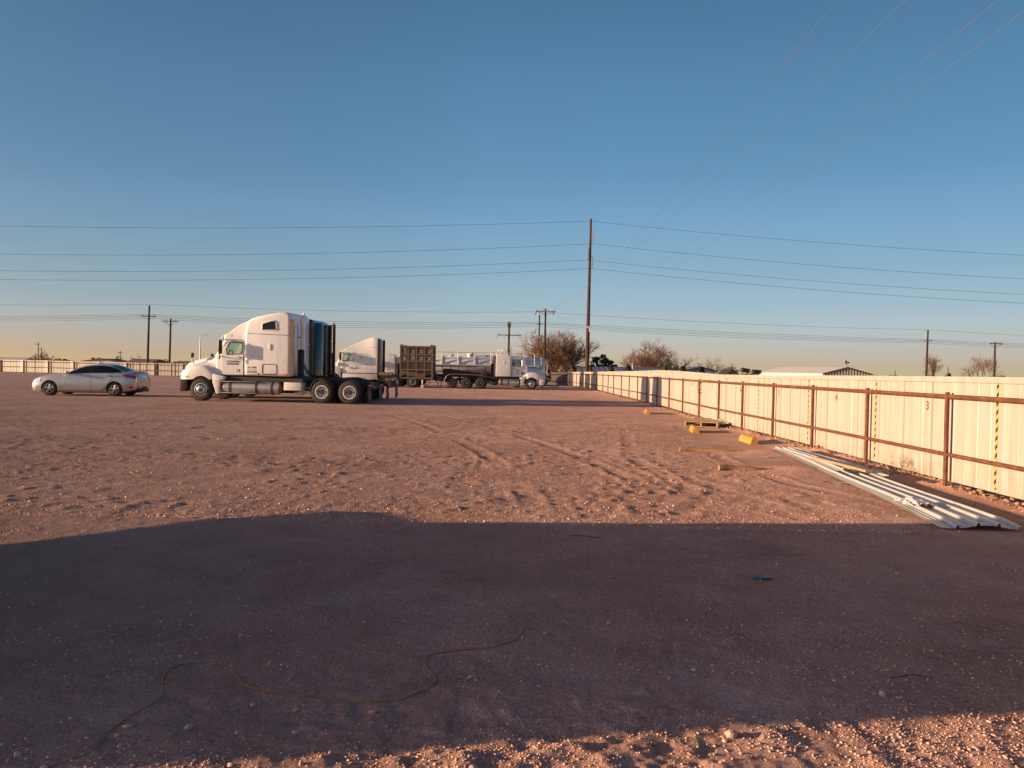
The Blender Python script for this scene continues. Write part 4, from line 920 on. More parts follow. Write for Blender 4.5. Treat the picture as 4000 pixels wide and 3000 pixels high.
# ------------------------------------------------------------------ silver sedan
def sedan():
    T = thing('parked_car', 'silver four-door sedan parked at the left, facing left', 'car', (-22.19, 37.90, 0), R(-176.9))
    ks = [-.97, -.93, -.85, -.7, -.45, -.2, 0, .3, .55, .78, 1.0, 1.25, 1.55, 1.9, 2.3, 2.7, 3.0, 3.25, 3.5, 3.75, 3.92, 4.02, 4.07]
    col = lambda v: (lambda s: float(np.interp(s, ks, v)))
    zb = col([.30, .24, .20, .18, .17, .17, .17, .17, .17, .17, .17, .17, .17, .17, .17, .17, .17, .19, .22, .26, .30, .34, .42])
    ym = col([.52, .66, .78, .86, .91, .93, .935, .935, .935, .935, .935, .935, .935, .935, .935, .935, .935, .93, .92, .89, .85, .80, .72])
    bz = col([.58, .66, .74, .81, .88, .93, .96, 1.0, 1.03, 1.055, 1.06, 1.07, 1.08, 1.09, 1.10, 1.11, 1.125, 1.14, 1.145, 1.13, 1.10, 1.06, .98])
    by = col([.40, .52, .64, .73, .79, .82, .83, .84, .845, .85, .855, .86, .865, .87, .87, .865, .86, .85, .83, .80, .77, .73, .66])
    rz = col([.60, .69, .78, .86, .93, .97, 1.0, 1.045, 1.07, 1.10, 1.22, 1.34, 1.435, 1.49, 1.505, 1.465, 1.38, 1.275, 1.19, 1.165, 1.14, 1.10, 1.0])
    ry = col([.30, .42, .52, .60, .66, .69, .71, .73, .75, .76, .72, .68, .645, .625, .615, .62, .635, .66, .70, .70, .68, .65, .60])
    cz = col([.62, .72, .81, .89, .955, 1.0, 1.03, 1.075, 1.12, 1.19, 1.305, 1.415, 1.50, 1.55, 1.56, 1.53, 1.46, 1.36, 1.255, 1.205, 1.185, 1.14, 1.03])
    S = sorted(set([round(-.97 + i * (5.04 / 56), 3) for i in range(57)] + [-.93, 4.04, 4.07]))
    def half(s):
        b, y, Z, B, rzz, rr, c = zb(s), ym(s), bz(s), by(s), rz(s), ry(s), cz(s)
        mid = b + (Z - b) * .45
        pts = [(0, b), (y * .75, b), (y * .95, b + .03), (y, b + .14 * (Z - b) / .9 + .05), (y + .012, mid), (y, b + (Z - b) * .70), (B + (y - B) * .55, b + (Z - b) * .90), (B, Z)]
        for q in (.15, .4, .7, .9): pts.append((B + (rr - B) * q + .02 * math.sin(math.pi * q), Z + (rzz - Z) * q))
        pts.append((rr, rzz))
        for q in (.2, .45, .75): pts.append((rr * (1 - q), rzz + (c - rzz) * math.sin(q * math.pi / 2)))
        pts.append((0, c))
        return pts
    rings = []
    for s in S:
        h = half(s); rings.append([(-s, y, z) for y, z in h] + [(-s, -y, z) for y, z in h[-2:0:-1]])
    body = MB().loft(rings).build('body', 'silver', T, 32)
    arch = [MB().lathe([(.385, -1.2), (.385, -.62)], (-q, 0, .355), n=32) for q in (0, 3.03)] + [MB().lathe([(.385, .62), (.385, 1.2)], (-q, 0, .355), n=32) for q in (0, 3.03)]
    cut(body, arch, 32)
    def patch(name, m, f, s0, s1, v0, v1, d, n=24, parent=T, sd=1, ang=40):
        """strip of body surface lifted by d; v0/v1(s) are fractions along the belt-to-roof edge (0..1), negative = below the belt"""
        r = []
        for i in range(n + 1):
            s = s0 + (s1 - s0) * i / n; row = []
            for k in range(7):
                q = v0(s) + (v1(s) - v0(s)) * k / 6; y, z = f(s, q); row.append((-s, sd * (y + d), z + d * .3))
            r.append(row)
        return MB().loft(r, cap=False, closed=False).build(name, m, parent, ang)
    def side(s, q):
        b, y, Z, B, rzz, rr = zb(s), ym(s), bz(s), by(s), rz(s), ry(s)
        if q >= 0: return B + (rr - B) * q + .02 * math.sin(math.pi * q), Z + (rzz - Z) * q
        q = -q; fr = [0, .1, .3, .55, .86, 1.0]; yy = [B, B + (y - B) * .55, y, y + .012, y, y * .95]
        return float(np.interp(q, fr, yy)), Z + (b - Z) * q
    def top(s, q):
        rzz, rr, c = rz(s), ry(s), cz(s); return rr * (1 - q), rzz + (c - rzz) * math.sin(q * math.pi / 2)
    for sd in (1, -1):
        hi = lambda s: max(.06, min(.93, (rz(s) - bz(s) - .035) / max(.05, rz(s) - bz(s))))
        fd = patch('front_door', 'silver', side, .70, 1.93, lambda s: -.88, lambda s: -.02, .008, sd=sd)
        rd = patch('rear_door', 'silver', side, 1.95, 2.86, lambda s: -.88 + max(0, s - 2.45) * 1.35, lambda s: -.02, .008, sd=sd)
        patch('front_window', 'dark', side, .82, 1.93, lambda s: .04, hi, .010, sd=sd, parent=fd)
        patch('rear_window', 'dark', side, 1.95, 3.30, lambda s: .04, hi, .010, sd=sd, parent=rd)
        for dd, s in ((fd, 1.73), (rd, 2.70)):
            y, z = side(s, -.13); g = MB(); g.tube([(-s + .10, sd * (y + .012), z), (-s + .06, sd * (y + .045), z + .005), (-s - .06, sd * (y + .045), z + .012), (-s - .10, sd * (y + .012), z + .012)], .016, 6); g.build('door_handle', 'chrome', dd)
        y, z = side(.95, 0); g = MB(); g.box((-.86, sd * (y + .13), z + .05), (.13, .20, .13), Matrix.Rotation(sd * .2, 3, 'Z')); g.box((-.90, sd * (y + .03), z + .0), (.06, .12, .05)); g.build('mirror', 'silver', T, 40, bev=.035, seg=3)
        g = MB()
        for ln in ([(.685, -.9), (.685, -.1)], [(1.94, -.9), (1.94, 0)], [(2.87, -.45), (2.9, 0)]):
            g.tube([(-s, sd * (side(s, q)[0] + .003), side(s, q)[1]) for s, q in [(ln[0][0] + (ln[1][0] - ln[0][0]) * k / 6, ln[0][1] + (ln[1][1] - ln[0][1]) * k / 6) for k in range(7)]], .006, 4)
        g.tube([(-s, sd * (side(s, -.90)[0] + .004), side(s, -.90)[1]) for s in [.5 + k * .22 for k in range(10)]], .008, 4)
        g.tube([(-s, sd * (side(s, -.20 - .02 * (s - 2.5))[0] + .002), side(s, -.20 + .045 * (s - 2.2))[1]) for s in [.9 + k * .2 for k in range(13)]], .005, 4)
        g.build('body_crease', 'rimd', T)
        patch('headlight', 'lamp', side, -.88, -.42, lambda s: -.30, lambda s: -.02, .012, sd=sd, n=10)
        patch('tail_light', 'red', side, 3.42, 4.00, lambda s: -.17 - .17 * (s - 3.42) / .58, lambda s: -.10 + .02 * (s - 3.42), .012, sd=sd, n=10)
        g = MB(); g.box((-4.035, sd * .60, .93), (.05, .28, .13), Matrix.Rotation(-.12, 3, 'Y') @ Matrix.Rotation(-sd * .16, 3, 'Z')); g.build('tail_light', 'red', T, bev=.02)
        patch('rear_reflector', 'red', side, 3.72, 3.88, lambda s: -.86, lambda s: -.74, .012, sd=sd, n=4)
        wheel(T, 0, sd * .925, .345, .345, .22, 'car', side=sd); wheel(T, 3.03, sd * .925, .345, .345, .22, 'car', side=sd)
    for nm, a, b in (('windshield', .66, 1.42), ('rear_glass', 2.78, 3.50)):
        r = []
        for i in range(13):
            s = a + (b - a) * i / 12; row = []
            for k in range(-8, 9):
                y, z = top(s, 1 - abs(k) / 8 * .90); row.append((-s, math.copysign(y, k) if k else 0, z + .010))
            r.append(row)
        MB().loft(r, cap=False, closed=False).build(nm, 'dark', T, 40)
    g = MB(); g.bx(-3.6, .4, -.85, .85, .16, .30); g.bx(-4.0, -3.2, -.7, .7, .22, .40)
    g.tube([(-3.6, .5, .25), (-4.08, .5, .27)], .04, 8); g.build('underbody', 'frame', T)
    g = MB(); r = []
    for q in [k / 6 * 1.44 - .72 for k in range(7)]:
        e = .10 * (abs(q) / .72) ** 2; r.append([(-4.08 + e, q, .30), (-4.09 + e, q, .48), (-4.0 + e, q, .5), (-3.9 + e, q, .26)])
    g.loft(r); g.build('rear_bumper_skirt', 'black', T)
    g = MB(); r = []
    for q in [k / 6 * 1.2 - .6 for k in range(7)]:
        e = .05 * (abs(q) / .6) ** 2; r.append([(-3.80 + e, q, 1.195), (-3.96 + e, q, 1.225), (-4.02 + e, q, 1.23), (-3.98 + e, q, 1.17)])
    g.loft(r); g.build('spoiler', 'silver', T)
    g = MB(); g.box((-4.06, 0, .83), (.02, .34, .17), Matrix.Rotation(-.1, 3, 'Y')); g.build('licence_plate', 'rimw', T)
    g = MB(); g.box((.965, 0, .52), (.03, .7, .14)); g.box((.955, 0, .30), (.03, 1.0, .10)); g.build('grille', 'black', T)
sedan()

# ------------------------------------------------------------------ sand box trailer and container
tr = thing('gooseneck_trailer', 'black gooseneck chassis trailer carrying the brown box', 'trailer', (-8.0, 64.6, 0))
g = MB(); X0 = 8.0
for sd in (1, -1):
    g.prism([(-10.9, .72), (-10.9, .98), (-5.75, .98), (-5.72, 1.62), (-5.2, 1.60), (-3.7, 1.42), (-2.1, 1.18), (-2.1, 1.02), (-4.6, 1.08), (-5.0, 1.0), (-5.25, .55), (-5.6, .50), (-6.5, .62)], sd * .48, sd * .56, lambda u, v, t: (u + X0, t, v))
for x in (-10.8, -9.2, -7.6, -6.2, -5.3, -4.0, -2.5): g.bx(x + X0 - .06, x + X0 + .06, -.5, .5, .8 if x < -5.6 else 1.08, .95 if x < -5.6 else 1.2)
for sd in (1, -1): g.bx(-9.4 + X0, -5.9 + X0, sd * .9, sd * 1.1, .62, .74); g.bx(-9.2 + X0, -9.0 + X0, sd * .5, sd * 1.15, .66, .78); g.bx(-6.7 + X0, -6.5 + X0, sd * .5, sd * 1.15, .62, .74)
for x in (-9.61, -8.16): g.tube([(x + X0, -1, .47), (x + X0, 1, .47)], .07, 8)
g.build('trailer_frame', 'frame', tr, 20)
for x in (-9.61, -8.16):
    for sd in (1, -1): wheel(tr, -(x + X0), sd * 1.12, .47, .47, .25, 'duala', side=sd)
wheel(tr, -(-4.95 + X0), -1.0, .46, .42, .24, 'duald', name='spare_wheel', side=-1)
for sd in (1, -1):
    g = MB(); arc = [(-4.95 + X0 - .62 * math.cos(R(t)), sd * 1.05, .55 + .62 * math.sin(R(t))) for t in range(0, 95, 12)]
    g.tube(arc + [(-3.6 + X0, sd * 1.05, 1.16), (-2.4 + X0, sd * 1.05, 1.10)], .05, 8); g.build('hose_rail', 'rimd', tr)
    g = MB(); g.bx(-10.95 + X0, -10.15 + X0, sd * .75, sd * 1.15, .98, 1.22); g.build('rear_bumper_block', 'wallb', tr)
    g = MB(); g.tube([(-7.35 + X0, sd * 1.15, .66), (-7.35 + X0, sd * 1.15, .35)], .06, 8); g.tube([(-7.35 + X0, sd * 1.15, .36), (-7.42 + X0, sd * 1.15, .02)], .025, 6); g.tube([(-7.35 + X0, sd * 1.15, .36), (-7.28 + X0, sd * 1.15, .02)], .025, 6); g.bx(-7.46 + X0, -7.24 + X0, sd * 1.05, sd * 1.25, 0, .03); g.build('landing_leg', 'rimw', tr)
g = MB(); g.bx(-10.98 + X0, -10.92 + X0, -1.1, 1.1, .55, .75); g.tube([(-6.1 + X0, -.9, .5), (-6.1 + X0, -.9, .1)], .04, 6); g.tube([(-5.85 + X0, -.9, .5), (-5.85 + X0, -.9, .1)], .04, 6); g.build('rear_bar', 'frame', tr)

bx = thing('sand_container', 'brown ribbed container stencilled Sand Box, riding on the gooseneck trailer', 'container', (-9.24, 63.45, .78))
L, W, H = 2.71, 2.36, 2.66
g = MB(); g.bx(.06, L - .06, .09, W - .09, .74, H - .08)
for sg in (0, 1):
    pass
g.prism([(.10, .73), (.9, .06), (L - .9, .06), (L - .10, .73)], .5, W - .5, lambda u, v, t: (u, t, v)); g.build('hopper_body', 'tan', bx, 0)
g = MB()
for x in (.05, L - .05):
    for y in (.05, W - .05): g.bx(x - .055, x + .055, y - .055, y + .055, 0 if x < 1 else -.12, H)
for y in (.05, W - .05):
    for z in (.02, .70, 1.40, 1.96, H - .055): g.bx(.105, L - .105, y - .05, y + .05, z - .05, z + .05)
    for k in (1, 2, 3): g.bx(L * k / 4 - .04, L * k / 4 + .04, y - .045, y + .045, .07, H - .105)
for x in (.05, L - .05):
    for z in (.02, .70, 1.40, 1.96, H - .055): g.bx(x - .05, x + .05, .105, W - .105, z - .05, z + .05)
    for k in (1, 2, 3): g.bx(x - .045, x + .045, W * k / 4 - .04, W * k / 4 + .04, .07, H - .105)
g.tube([(.15, .07, .66), (.66, .07, .28)], .05, 6)
g.build('frame', 'tan', bx, 0)
for x in (.12, L - .12):
    for y in (.1, W - .1):
        g = MB(); g.box((x, y, H + .05), (.16, .14, .10)); g.tube([(x - .1, y, H + .02), (x + .2, y, H + .06)], .03, 5); g.build('corner_lock', 'frame', bx)
g = MB(); rt = (1, 0, 0)
for row, z, wd in ((0, 2.08, 'Sand'), (1, 1.50, ' Box')):
    for k, ch in enumerate(wd):
        if ch != ' ': put_text(g, ch, .58, (L * (k + .52) / 4 + (.05 if row == 0 else .02), .086, z - .02), rt, bold=.020, squeeze=.95)
for sx, zz, w in ((.5, 2.085, .0),): pass
serif = {('n'): [(-.13, 0), (.13, 0)], }
g.build('stencil_lettering', 'paleink', bx, 0)
g = MB(); cx, cz, q = .36, 1.64, .14
put = lambda P: g.add([(cx + a, .0855, cz + b) for a, b in P], [tuple(range(len(P)))])
put([(-q, .07), (0, .15), (q, .07), (0, -.01)]); put([(-q, .05), (-.01, -.03), (-.01, -.19), (-q, -.11)]); put([(.01, -.03), (q, .05), (q, -.11), (.01, -.19)])
g.build('cube_emblem', 'paleink', bx, 0)

# ------------------------------------------------------------------ vacuum tankers
def tanker(label, loc, z0, rad, xa, xb, rails=True, group='white tank trailers'):
    T = thing('tank_trailer', label, 'trailer', loc, 0, group)
    g = MB(); g.lathe([(.05, xa - .12), (rad * .6, xa - .08), (rad * .93, xa), (rad, xa + .1), (rad, xb - .1), (rad * .93, xb), (rad * .6, xb + .08), (.05, xb + .12)], (0, 0, z0), 'x', 36)
    tk = g.build('tank', 'white2', T, 40)
    g = MB(); n = int((xb - xa) / 1.55)
    for k in range(n + 1):
        x = xa + .35 + (xb - xa - .7) * k / n; g.lathe([(rad + .004, -.04), (rad + .045, -.035), (rad + .045, .035), (rad + .004, .04)], (x, 0, z0), 'x', 36, cap=False)
    g.build('ring_ribs', 'white2', tk, 30)
    g = MB(); x = (xa + xb) / 2 - .5
    g.lathe([(.30, z0 + rad - .1), (.30, z0 + rad + .2), (.36, z0 + rad + .2), (.36, z0 + rad + .26), (.02, z0 + rad + .30)], (x, 0, 0), 'z', 18); g.build('manhole', 'white2', tk)
    if rails:
        g = MB(); yr = -1.05; zt = 3.14
        pts = [(xa, yr, zt), (xb - 1.25, yr, zt), (xb - 1.08, yr, zt - .05), (xb - 1.0, yr, zt - .2), (xb - 1.0, yr, 2.05)]; g.tube(pts, .035, 8)
        g.tube([(xa, yr, 2.62), (xb - 1.0, yr, 2.62)], .02, 6)
        k = xa + .3
        while k < xb - 1.2: g.tube([(k, yr, 2.0), (k, yr, zt)], .033, 6); k += 1.52
        g.build('handrail', 'rimw', T)
        g = MB(); g.bx(xa, xb - .6, -1.12, -.62, 1.94, 2.02); g.bx(xa, xb - .6, .62, 1.12, 1.94, 2.02); g.build('catwalk', 'white2', T)
        g = MB()
        for k in range(6): g.tube([(xa + 1 + k * 1.6, -1.0, 1.94), (xa + 1 + k * 1.6, -.6, 1.4)], .03, 5)
        g.bx(xa, xb - .3, .35, .45, .85, 1.1); g.bx(xa, xb - .3, -.45, -.35, .85, 1.1)
        for k in range(7): g.bx(xa + .6 + k * 1.7, xa + .72 + k * 1.7, -.75, .75, 1.0, 1.35)
        for x in (xb - 2.6, xb - 1.3): g.tube([(x, -1, .5), (x, 1, .5)], .07, 8)
        g.build('trailer_frame', 'frame', T)
        for x in (xb - 2.6, xb - 1.3):
            for sd in (1, -1): wheel(T, -x, sd * 1.2, .5, .5, .26, 'duald', side=sd)
        # rear bulkhead with valves, hoses and lights
        g = MB(); g.prism([(-.95, .75), (.95, .75), (1.05, 1.9), (.7, 2.5), (-.7, 2.5), (-1.05, 1.9)], xb + .12, xb + .22, lambda u, v, t: (t, u, v)); rb = g.build('rear_bulkhead', 'white2', T)
        g = MB()
        for y, z in ((-.5, 1.0), (.1, 1.0), (.5, 1.5), (-.6, 1.55)): g.lathe([(.14, .2), (.14, .42), (.2, .42), (.2, .48), (.02, .48)], (xb, y, z), 'x', 12)
        g.tube([(xb + .3, -.9, 2.3), (xb + .5, -1.0, 1.9), (xb + .45, -1.0, 1.2), (xb + .6, -.9, .8)], .06, 8); g.bx(xb + .2, xb + .55, -1.15, 1.15, .62, .76); g.build('valves', 'black', rb)
        g = MB()
        for z in (1.1, 1.4, 1.7, 2.0): g.lathe([(.05, .0), (.05, .05), (.01, .05)], (xb + .2, -1.0, z), 'x', 8)
        g.build('tail_light', 'red', rb)
        g = MB(); g.tube([(xb - .25, -1.0, .9), (xb - .25, -1.0, .05)], .05, 6); g.bx(xb - .4, xb - .1, -1.12, -.88, .0, .04); g.build('support_leg', 'frame', T)
        g = MB(); rt = (1, 0, 0)
        for dx, dz in ((-.16, .0), (.16, .0), (0, .12)): g.lathe([(.07, -.003), (.07, 0), (.001, 0)], (xb - 4.4 + dx, -rad * .955, z0 + rad * .36 + dz), n=10)
        put_text(g, 'P-N', .2, (xb - 4.4, -rad * .985, z0 + rad * .12), rt, bold=.01); g.build('company_emblem', 'ink', tk, 0)
    else:
        g = MB(); g.bx(xa, xb, -.45, .45, .9, 1.15)
        for x in (xb - 2.4, xb - 1.1): g.tube([(x, -1, .5), (x, 1, .5)], .07, 8)
        g.bx(xa + 1.2, xa + 1.3, -.6, .6, 0, 1.0)
        for k in range(6): g.bx(xa + .6 + k * 1.5, xa + .72 + k * 1.5, -.7, .7, 1.0, 1.5)
        g.build('trailer_frame', 'frame', T)
        for x in (xb - 2.4, xb - 1.1):
            for sd in (1, -1): wheel(T, -x, sd * 1.2, .5, .5, .26, 'duald', side=sd)
        g = MB()
        for x in (xb - .9, xb - .55): g.tube([(x, -.2, z0 + rad - .05), (x + .05, -.2, z0 + rad + .35), (x + .2, -.2, z0 + rad + .55)], .06, 6)
        g.build('vent_pipes', 'rimw', tk)
    return T
tanker('white tank trailer with a long handrail and catwalk, behind the sand box trailer', (0, 72.4, 0), 2.02, .76, -9.9, 3.05)
tanker('white tank trailer with rounded top, farther back behind the railed tanker', (0, 79.5, 0), 2.15, .92, -6.6, -.7, False)

# pickup behind the trailers
def pickup():
    T = thing('pickup_truck', 'white pickup truck half hidden beyond the gooseneck trailer, headlights bright', 'pickup', (-8.3, 90.0, 0), math.pi)
    g = side_prism([(-.95, .45), (-.98, 1.0), (-.9, 1.12), (.45, 1.22), (.9, 1.22), (2.9, 1.2), (2.95, 1.22), (4.6, 1.2), (4.62, .5)], -.95, .95); b = g.build('body', 'white', T, 35, bev=.05)
    cut(b, [MB().lathe([(.46, -1.2), (.46, 1.2)], (-q, 0, .4), n=24) for q in (0, 3.5)])
    g = side_prism([(.5, 1.2), (1.15, 1.8), (1.3, 1.86), (2.7, 1.86), (2.85, 1.8), (2.92, 1.2)], -.82, .82); c = g.build('cabin', 'white', T, 35, bev=.05)
    for sd in (1, -1):
        g = MB(); g.prism([(.95, 1.3), (1.25, 1.72), (2.7, 1.75), (2.75, 1.3)], sd * .8, sd * .825, lambda u, v, t: (-u, t, v)); g.build('side_window', 'dark', c, 0)
        g = MB(); g.lathe([(.02, 0), (.13, .03), (.15, -.04)], (.97, sd * .7, .95), 'x', 12); g.build('headlight', 'lamp', T)
        for s in (0, 3.5): wheel(T, s, sd * .93, .39, .39, .25, 'car', side=sd)
    g = MB(); g.bx(.93, 1.08, -.95, .95, .45, .65); g.build('bumper', 'chrome', T)
    g = MB(); g.bx(.95, .99, -.5, .5, .75, 1.05); g.build('grille', 'black', T)
pickup()

# ------------------------------------------------------------------ utility poles and wires
def crossarm(g, x, y, z, w, ang=0, t=.12):
    g.box((x, y, z), (w, .12, t), Matrix.Rotation(ang, 3, 'Z'))
def pole(label, x, y, h, r=.16, lean=0.0, group=None):
    T = thing('utility_pole', label, 'utility pole', (x, y, 0), 0, group)
    g = MB(); g.tube([(0, 0, -.5), (lean * .5, 0, h * .5), (lean, 0, h)], [r, r * .86, r * .68], 10); g.build('shaft', 'pole', T)
    return T
def arm(T, z, w, lean=0, braces=True, ins=(), ang=0, m='pole', drop=.75, pinh=.28):
    g = MB(); crossarm(g, lean, -.18, z, w, ang)
    o = g.build('crossarm', m, T)
    c, s = math.cos(ang), math.sin(ang)
    if braces:
        g = MB()
        for sd in (1, -1):
            g.tube([(lean + sd * w * .42 * c, -.2 + sd * w * .42 * s, z - .06), (lean, -.16, z - drop)], .03, 4)
        g.build('brace', 'rimd', o)
    for q in ins:
        g = MB(); g.lathe([(.02, z + .05), (.03, z + .1), (.085, z + .13), (.05, z + .17), (.085, z + .2), (.04, z + pinh), (.01, z + pinh + .03)], (lean + q * c, -.18 + q * s, 0), 'z', 8); g.build('insulator', 'ceramic', o)
    return o
bp = thing('utility_pole', 'very tall rust-brown steel pole rising behind the right fence, carrying four long wires', 'utility pole', (8.48, 88, 0))
g = MB(); g.tube([(0, 0, -.5), (.06, 0, 9.5), (.13, 0, 18.9)], [.25, .19, .115], 8); g.build('shaft', 'steelpole', bp, 20)
for dx, z0_, z1_ in ((.34, 17.35, 16.05), (-.22, 15.45, 14.2), (.36, 14.55, 13.25)):
    g = MB(); prof = []
    for k in range(11):
        z = z0_ + (z1_ - z0_) * k / 11; prof += [(.045, z), (.11, z - .03), (.045, z - .07)]
    g.lathe(prof, (dx, -.1, 0), 'z', 8); g.tube([(0.1, 0, z0_ + .15), (dx, -.1, z0_)], .03, 5); g.build('insulator', 'ceramic', bp)
g = MB(); g.box((.05, -.26, 6.6), (.55, .12, .26)); g.tube([(.2, -.25, 6.5), (.2, -.25, 6.1)], .06, 6); g.build('wire_bracket', 'rimw', bp)

p = pole('tall dark pole with one crossarm, left pole of the pair behind the sedan', -70.8, 150, 12.75, .24, .28); arm(p, 10.65, 2.7, .22, True, (-1.25, 1.25), .25)
p = pole('shorter dark pole with a wide braced crossarm, right of the tall one behind the sedan', -66.55, 150, 10.3, .22, .22)
a_ = arm(p, 9.75, 3.0, .2, True, (-1.4, -.85, -.55, .55, .85, 1.4), .15); g = MB(); g.tube([(-.6, -.2, 9.7), (.18, -.16, 8.6)], .03, 4); g.tube([(1.0, -.2, 9.7), (.22, -.16, 8.6)], .03, 4); g.build('brace', 'rimd', a_)
p = pole('dark pole with a grey transformer can, left of the T-shaped pole', 5.04, 150, 12.35, .20, .06)
g = MB(); g.lathe([(.02, 7.1), (.25, 7.1), (.25, 8.3), (.2, 8.42), (.02, 8.45)], (.42, -.1, 0), 'z', 12); g.build('transformer', 'roof', p)
arm(p, 10.5, 1.0, .05, False, (-.4, .4)); g = MB(); g.tube([(-.2, 0, 12.3), (-.2, 0, 12.9)], .04, 5); g.build('top_pin', 'ceramic', p)
p = pole('brown T-shaped pole with three insulators on its arm, in front of the big bare tree', 4.14, 100, 9.56, .17, .02)
a_ = arm(p, 9.22, 2.55, .02, True, (-1.15, -.4, 1.15), 0, 'wood', .45, .34); 
for q in (-1.15, 1.15): g = MB(); g.tube([(q, -.2, 9.15), (q - .18, -.3, 8.75)], .05, 6); g.build('strain_insulator', 'frame', a_)
p = pole('dead-end pole with a low wide crossarm and looping jumpers, above the flat-roof truck', -.6, 110, 8.3, .19, .06)
a_ = arm(p, 6.5, 3.3, .05, False, (-1.6,), -.12); g = MB()
for q in (-1.6, -.6, 1.6): g.tube([(q - .15, -.2, 6.5), (q - .18, -.2, 6.2), (q - .02, -.2, 6.02), (q + .1, -.2, 6.2), (q + .08, -.2, 6.5)], .05, 6)
g.build('jumper_loop', 'ceramic', a_)
g = MB()
for q in (-.2, .2): g.tube([(q + .05, -.18, 8.45), (q * 1.1 + .05, -.18, 7.9), (.05, -.18, 7.0)], [.07, .05, .03], 6)
g.box((.05, -.18, 7.9), (.5, .12, .3)); g.build('top_bracket', 'rust', p)
p = pole('right-hand thin dark pole with a small braced arm behind the cream fence', 85.62, 160, 11.4, .24, .14); arm(p, 9.15, 1.9, .1, True, (-.85, .85), .2, 'rimd')
p = pole('T-shaped pole with a wide tilted arm at the far right behind the fence', 81.05, 130, 7.75, .2, -.05); a_ = arm(p, 7.45, 2.75, -.04, True, (-1.25, -.8, -.3, .4, .8, 1.25), .2, 'wood')

def wire(label, spans, r, m, group):
    """spans: list of (p0, p1, sag)"""
    g = MB()
    for a, b, sag in spans:
        a = Vector(a); b = Vector(b); P = []
        for k in range(25):
            t = k / 24; q = a.lerp(b, t); q.z -= 4 * sag * t * (1 - t); P.append(q)
        g.tube(P, r, 5)
    o = g.build('power_line', m, None, 60); return tag(o, label, 'power line', group)
GW = 'long wires on the tall steel pole'
for nm, z, xs, dl, dr in (('topmost wire on the very tall steel pole', 18.6, 8.6, -.45, 0), ('second wire down on the very tall steel pole', 16.05, 8.85, .05, .05), ('third wire down on the very tall steel pole', 14.2, 8.3, .0, -.15), ('lowest of the four wires on the very tall steel pole', 13.25, 8.85, 0, -.1)):
    wire(nm, [((-152, 78, z + .6), (xs, 87.9, z), 3.25 + dl), ((xs, 87.9, z), (168, 78, z), 4.1 + dr)], .015, 'wire', GW)
GF = 'far distribution wires behind the yard'
wire('single thin wire strung along the tops of the far poles', [((-150, 150, 12.7), (-70.5, 150, 12.95), .55), ((-70.5, 150, 12.95), (4.85, 150, 12.9), .55), ((4.85, 150, 12.9), (85.8, 160, 11.4), .5), ((85.8, 160, 11.4), (170, 166, 11.0), .8)], .019, 'wire', GF)
for k, (nm, dz, dy, sg) in enumerate((('uppermost of the far bundled wires', .25, -1.0, .45), ('second of the far bundled wires', .05, -.3, .60), ('third of the far bundled wires, sagging below the second', -.12, .4, .75), ('lowest of the far bundled wires', -.42, 1.0, .80))):
    wire(nm, [((-150, 150 + dy, 10.3 + dz), (-70.6, 150 + dy, 10.75 + dz), .6 + sg * .5), ((-70.6, 150 + dy, 10.75 + dz), (5.04, 150 + dy, 10.6 + dz), .2 + sg), ((5.04, 150 + dy, 10.6 + dz), (85.7, 160 + dy, 9.1 + dz * .9), sg * .7), ((85.7, 160 + dy, 9.1 + dz * .9), (170, 160, 9.0 + dz), .5 + sg * .5)], .021, 'wire', GF)
def near_wire(label, x0, z0_, m_, pts):
    (ya, za), (yb, zb_), (yc, zc_) = (100, z0_), pts[0], pts[1]
    def z(Y): return za * (Y - yb) * (Y - yc) / ((ya - yb) * (ya - yc)) + zb_ * (Y - ya) * (Y - yc) / ((yb - ya) * (yb - yc)) + zc_ * (Y - ya) * (Y - yb) / ((yc - ya) * (yc - yb))
    g = MB(); g.tube([(x0 + m_ * (100 - Y), Y, z(Y)) for Y in [100 - 3.2 * k for k in range(33)]], .0052, 5)
    tag(g.build('power_line', 'wirel', None, 60), label, 'power line', 'wires passing overhead to the right')
near_wire('leftmost of the pale wires passing overhead at top right', 2.95, 9.4, .0387, [(32.1, 7.85), (15.3, 9.0)])
near_wire('second from left of the pale wires passing overhead at top right', 3.7, 9.5, .0454, [(33.1, 8.24), (15.2, 9.0)])
near_wire('third from left of the pale wires passing overhead at top right', 5.3, 9.4, .0473, [(33.2, 7.9), (15.17, 9.0)])
near_wire('rightmost and lowest of the pale wires passing overhead at top right', 4.3, 8.3, .0579, [(31.05, 7.15), (14.3, 8.4)])
sl_ = thing('street_lamp', 'pale thin street lamp with a short arm beyond the lead truck hood', 'street lamp', (-40.45, 100, 0))
g = MB(); g.tube([(0, 0, 0), (.05, 0, 2.7), (.1, 0, 5.35)], [.12, .09, .08], 8); g.build('lamp_post', 'rimw', sl_)
g = MB(); g.tube([(.1, 0, 5.3), (.5, 0, 5.4)], .05, 6); g.box((.78, 0, 5.42), (.62, .25, .09), Matrix.Rotation(-.08, 3, 'Y')); g.build('lamp_head', 'rimw', sl_)

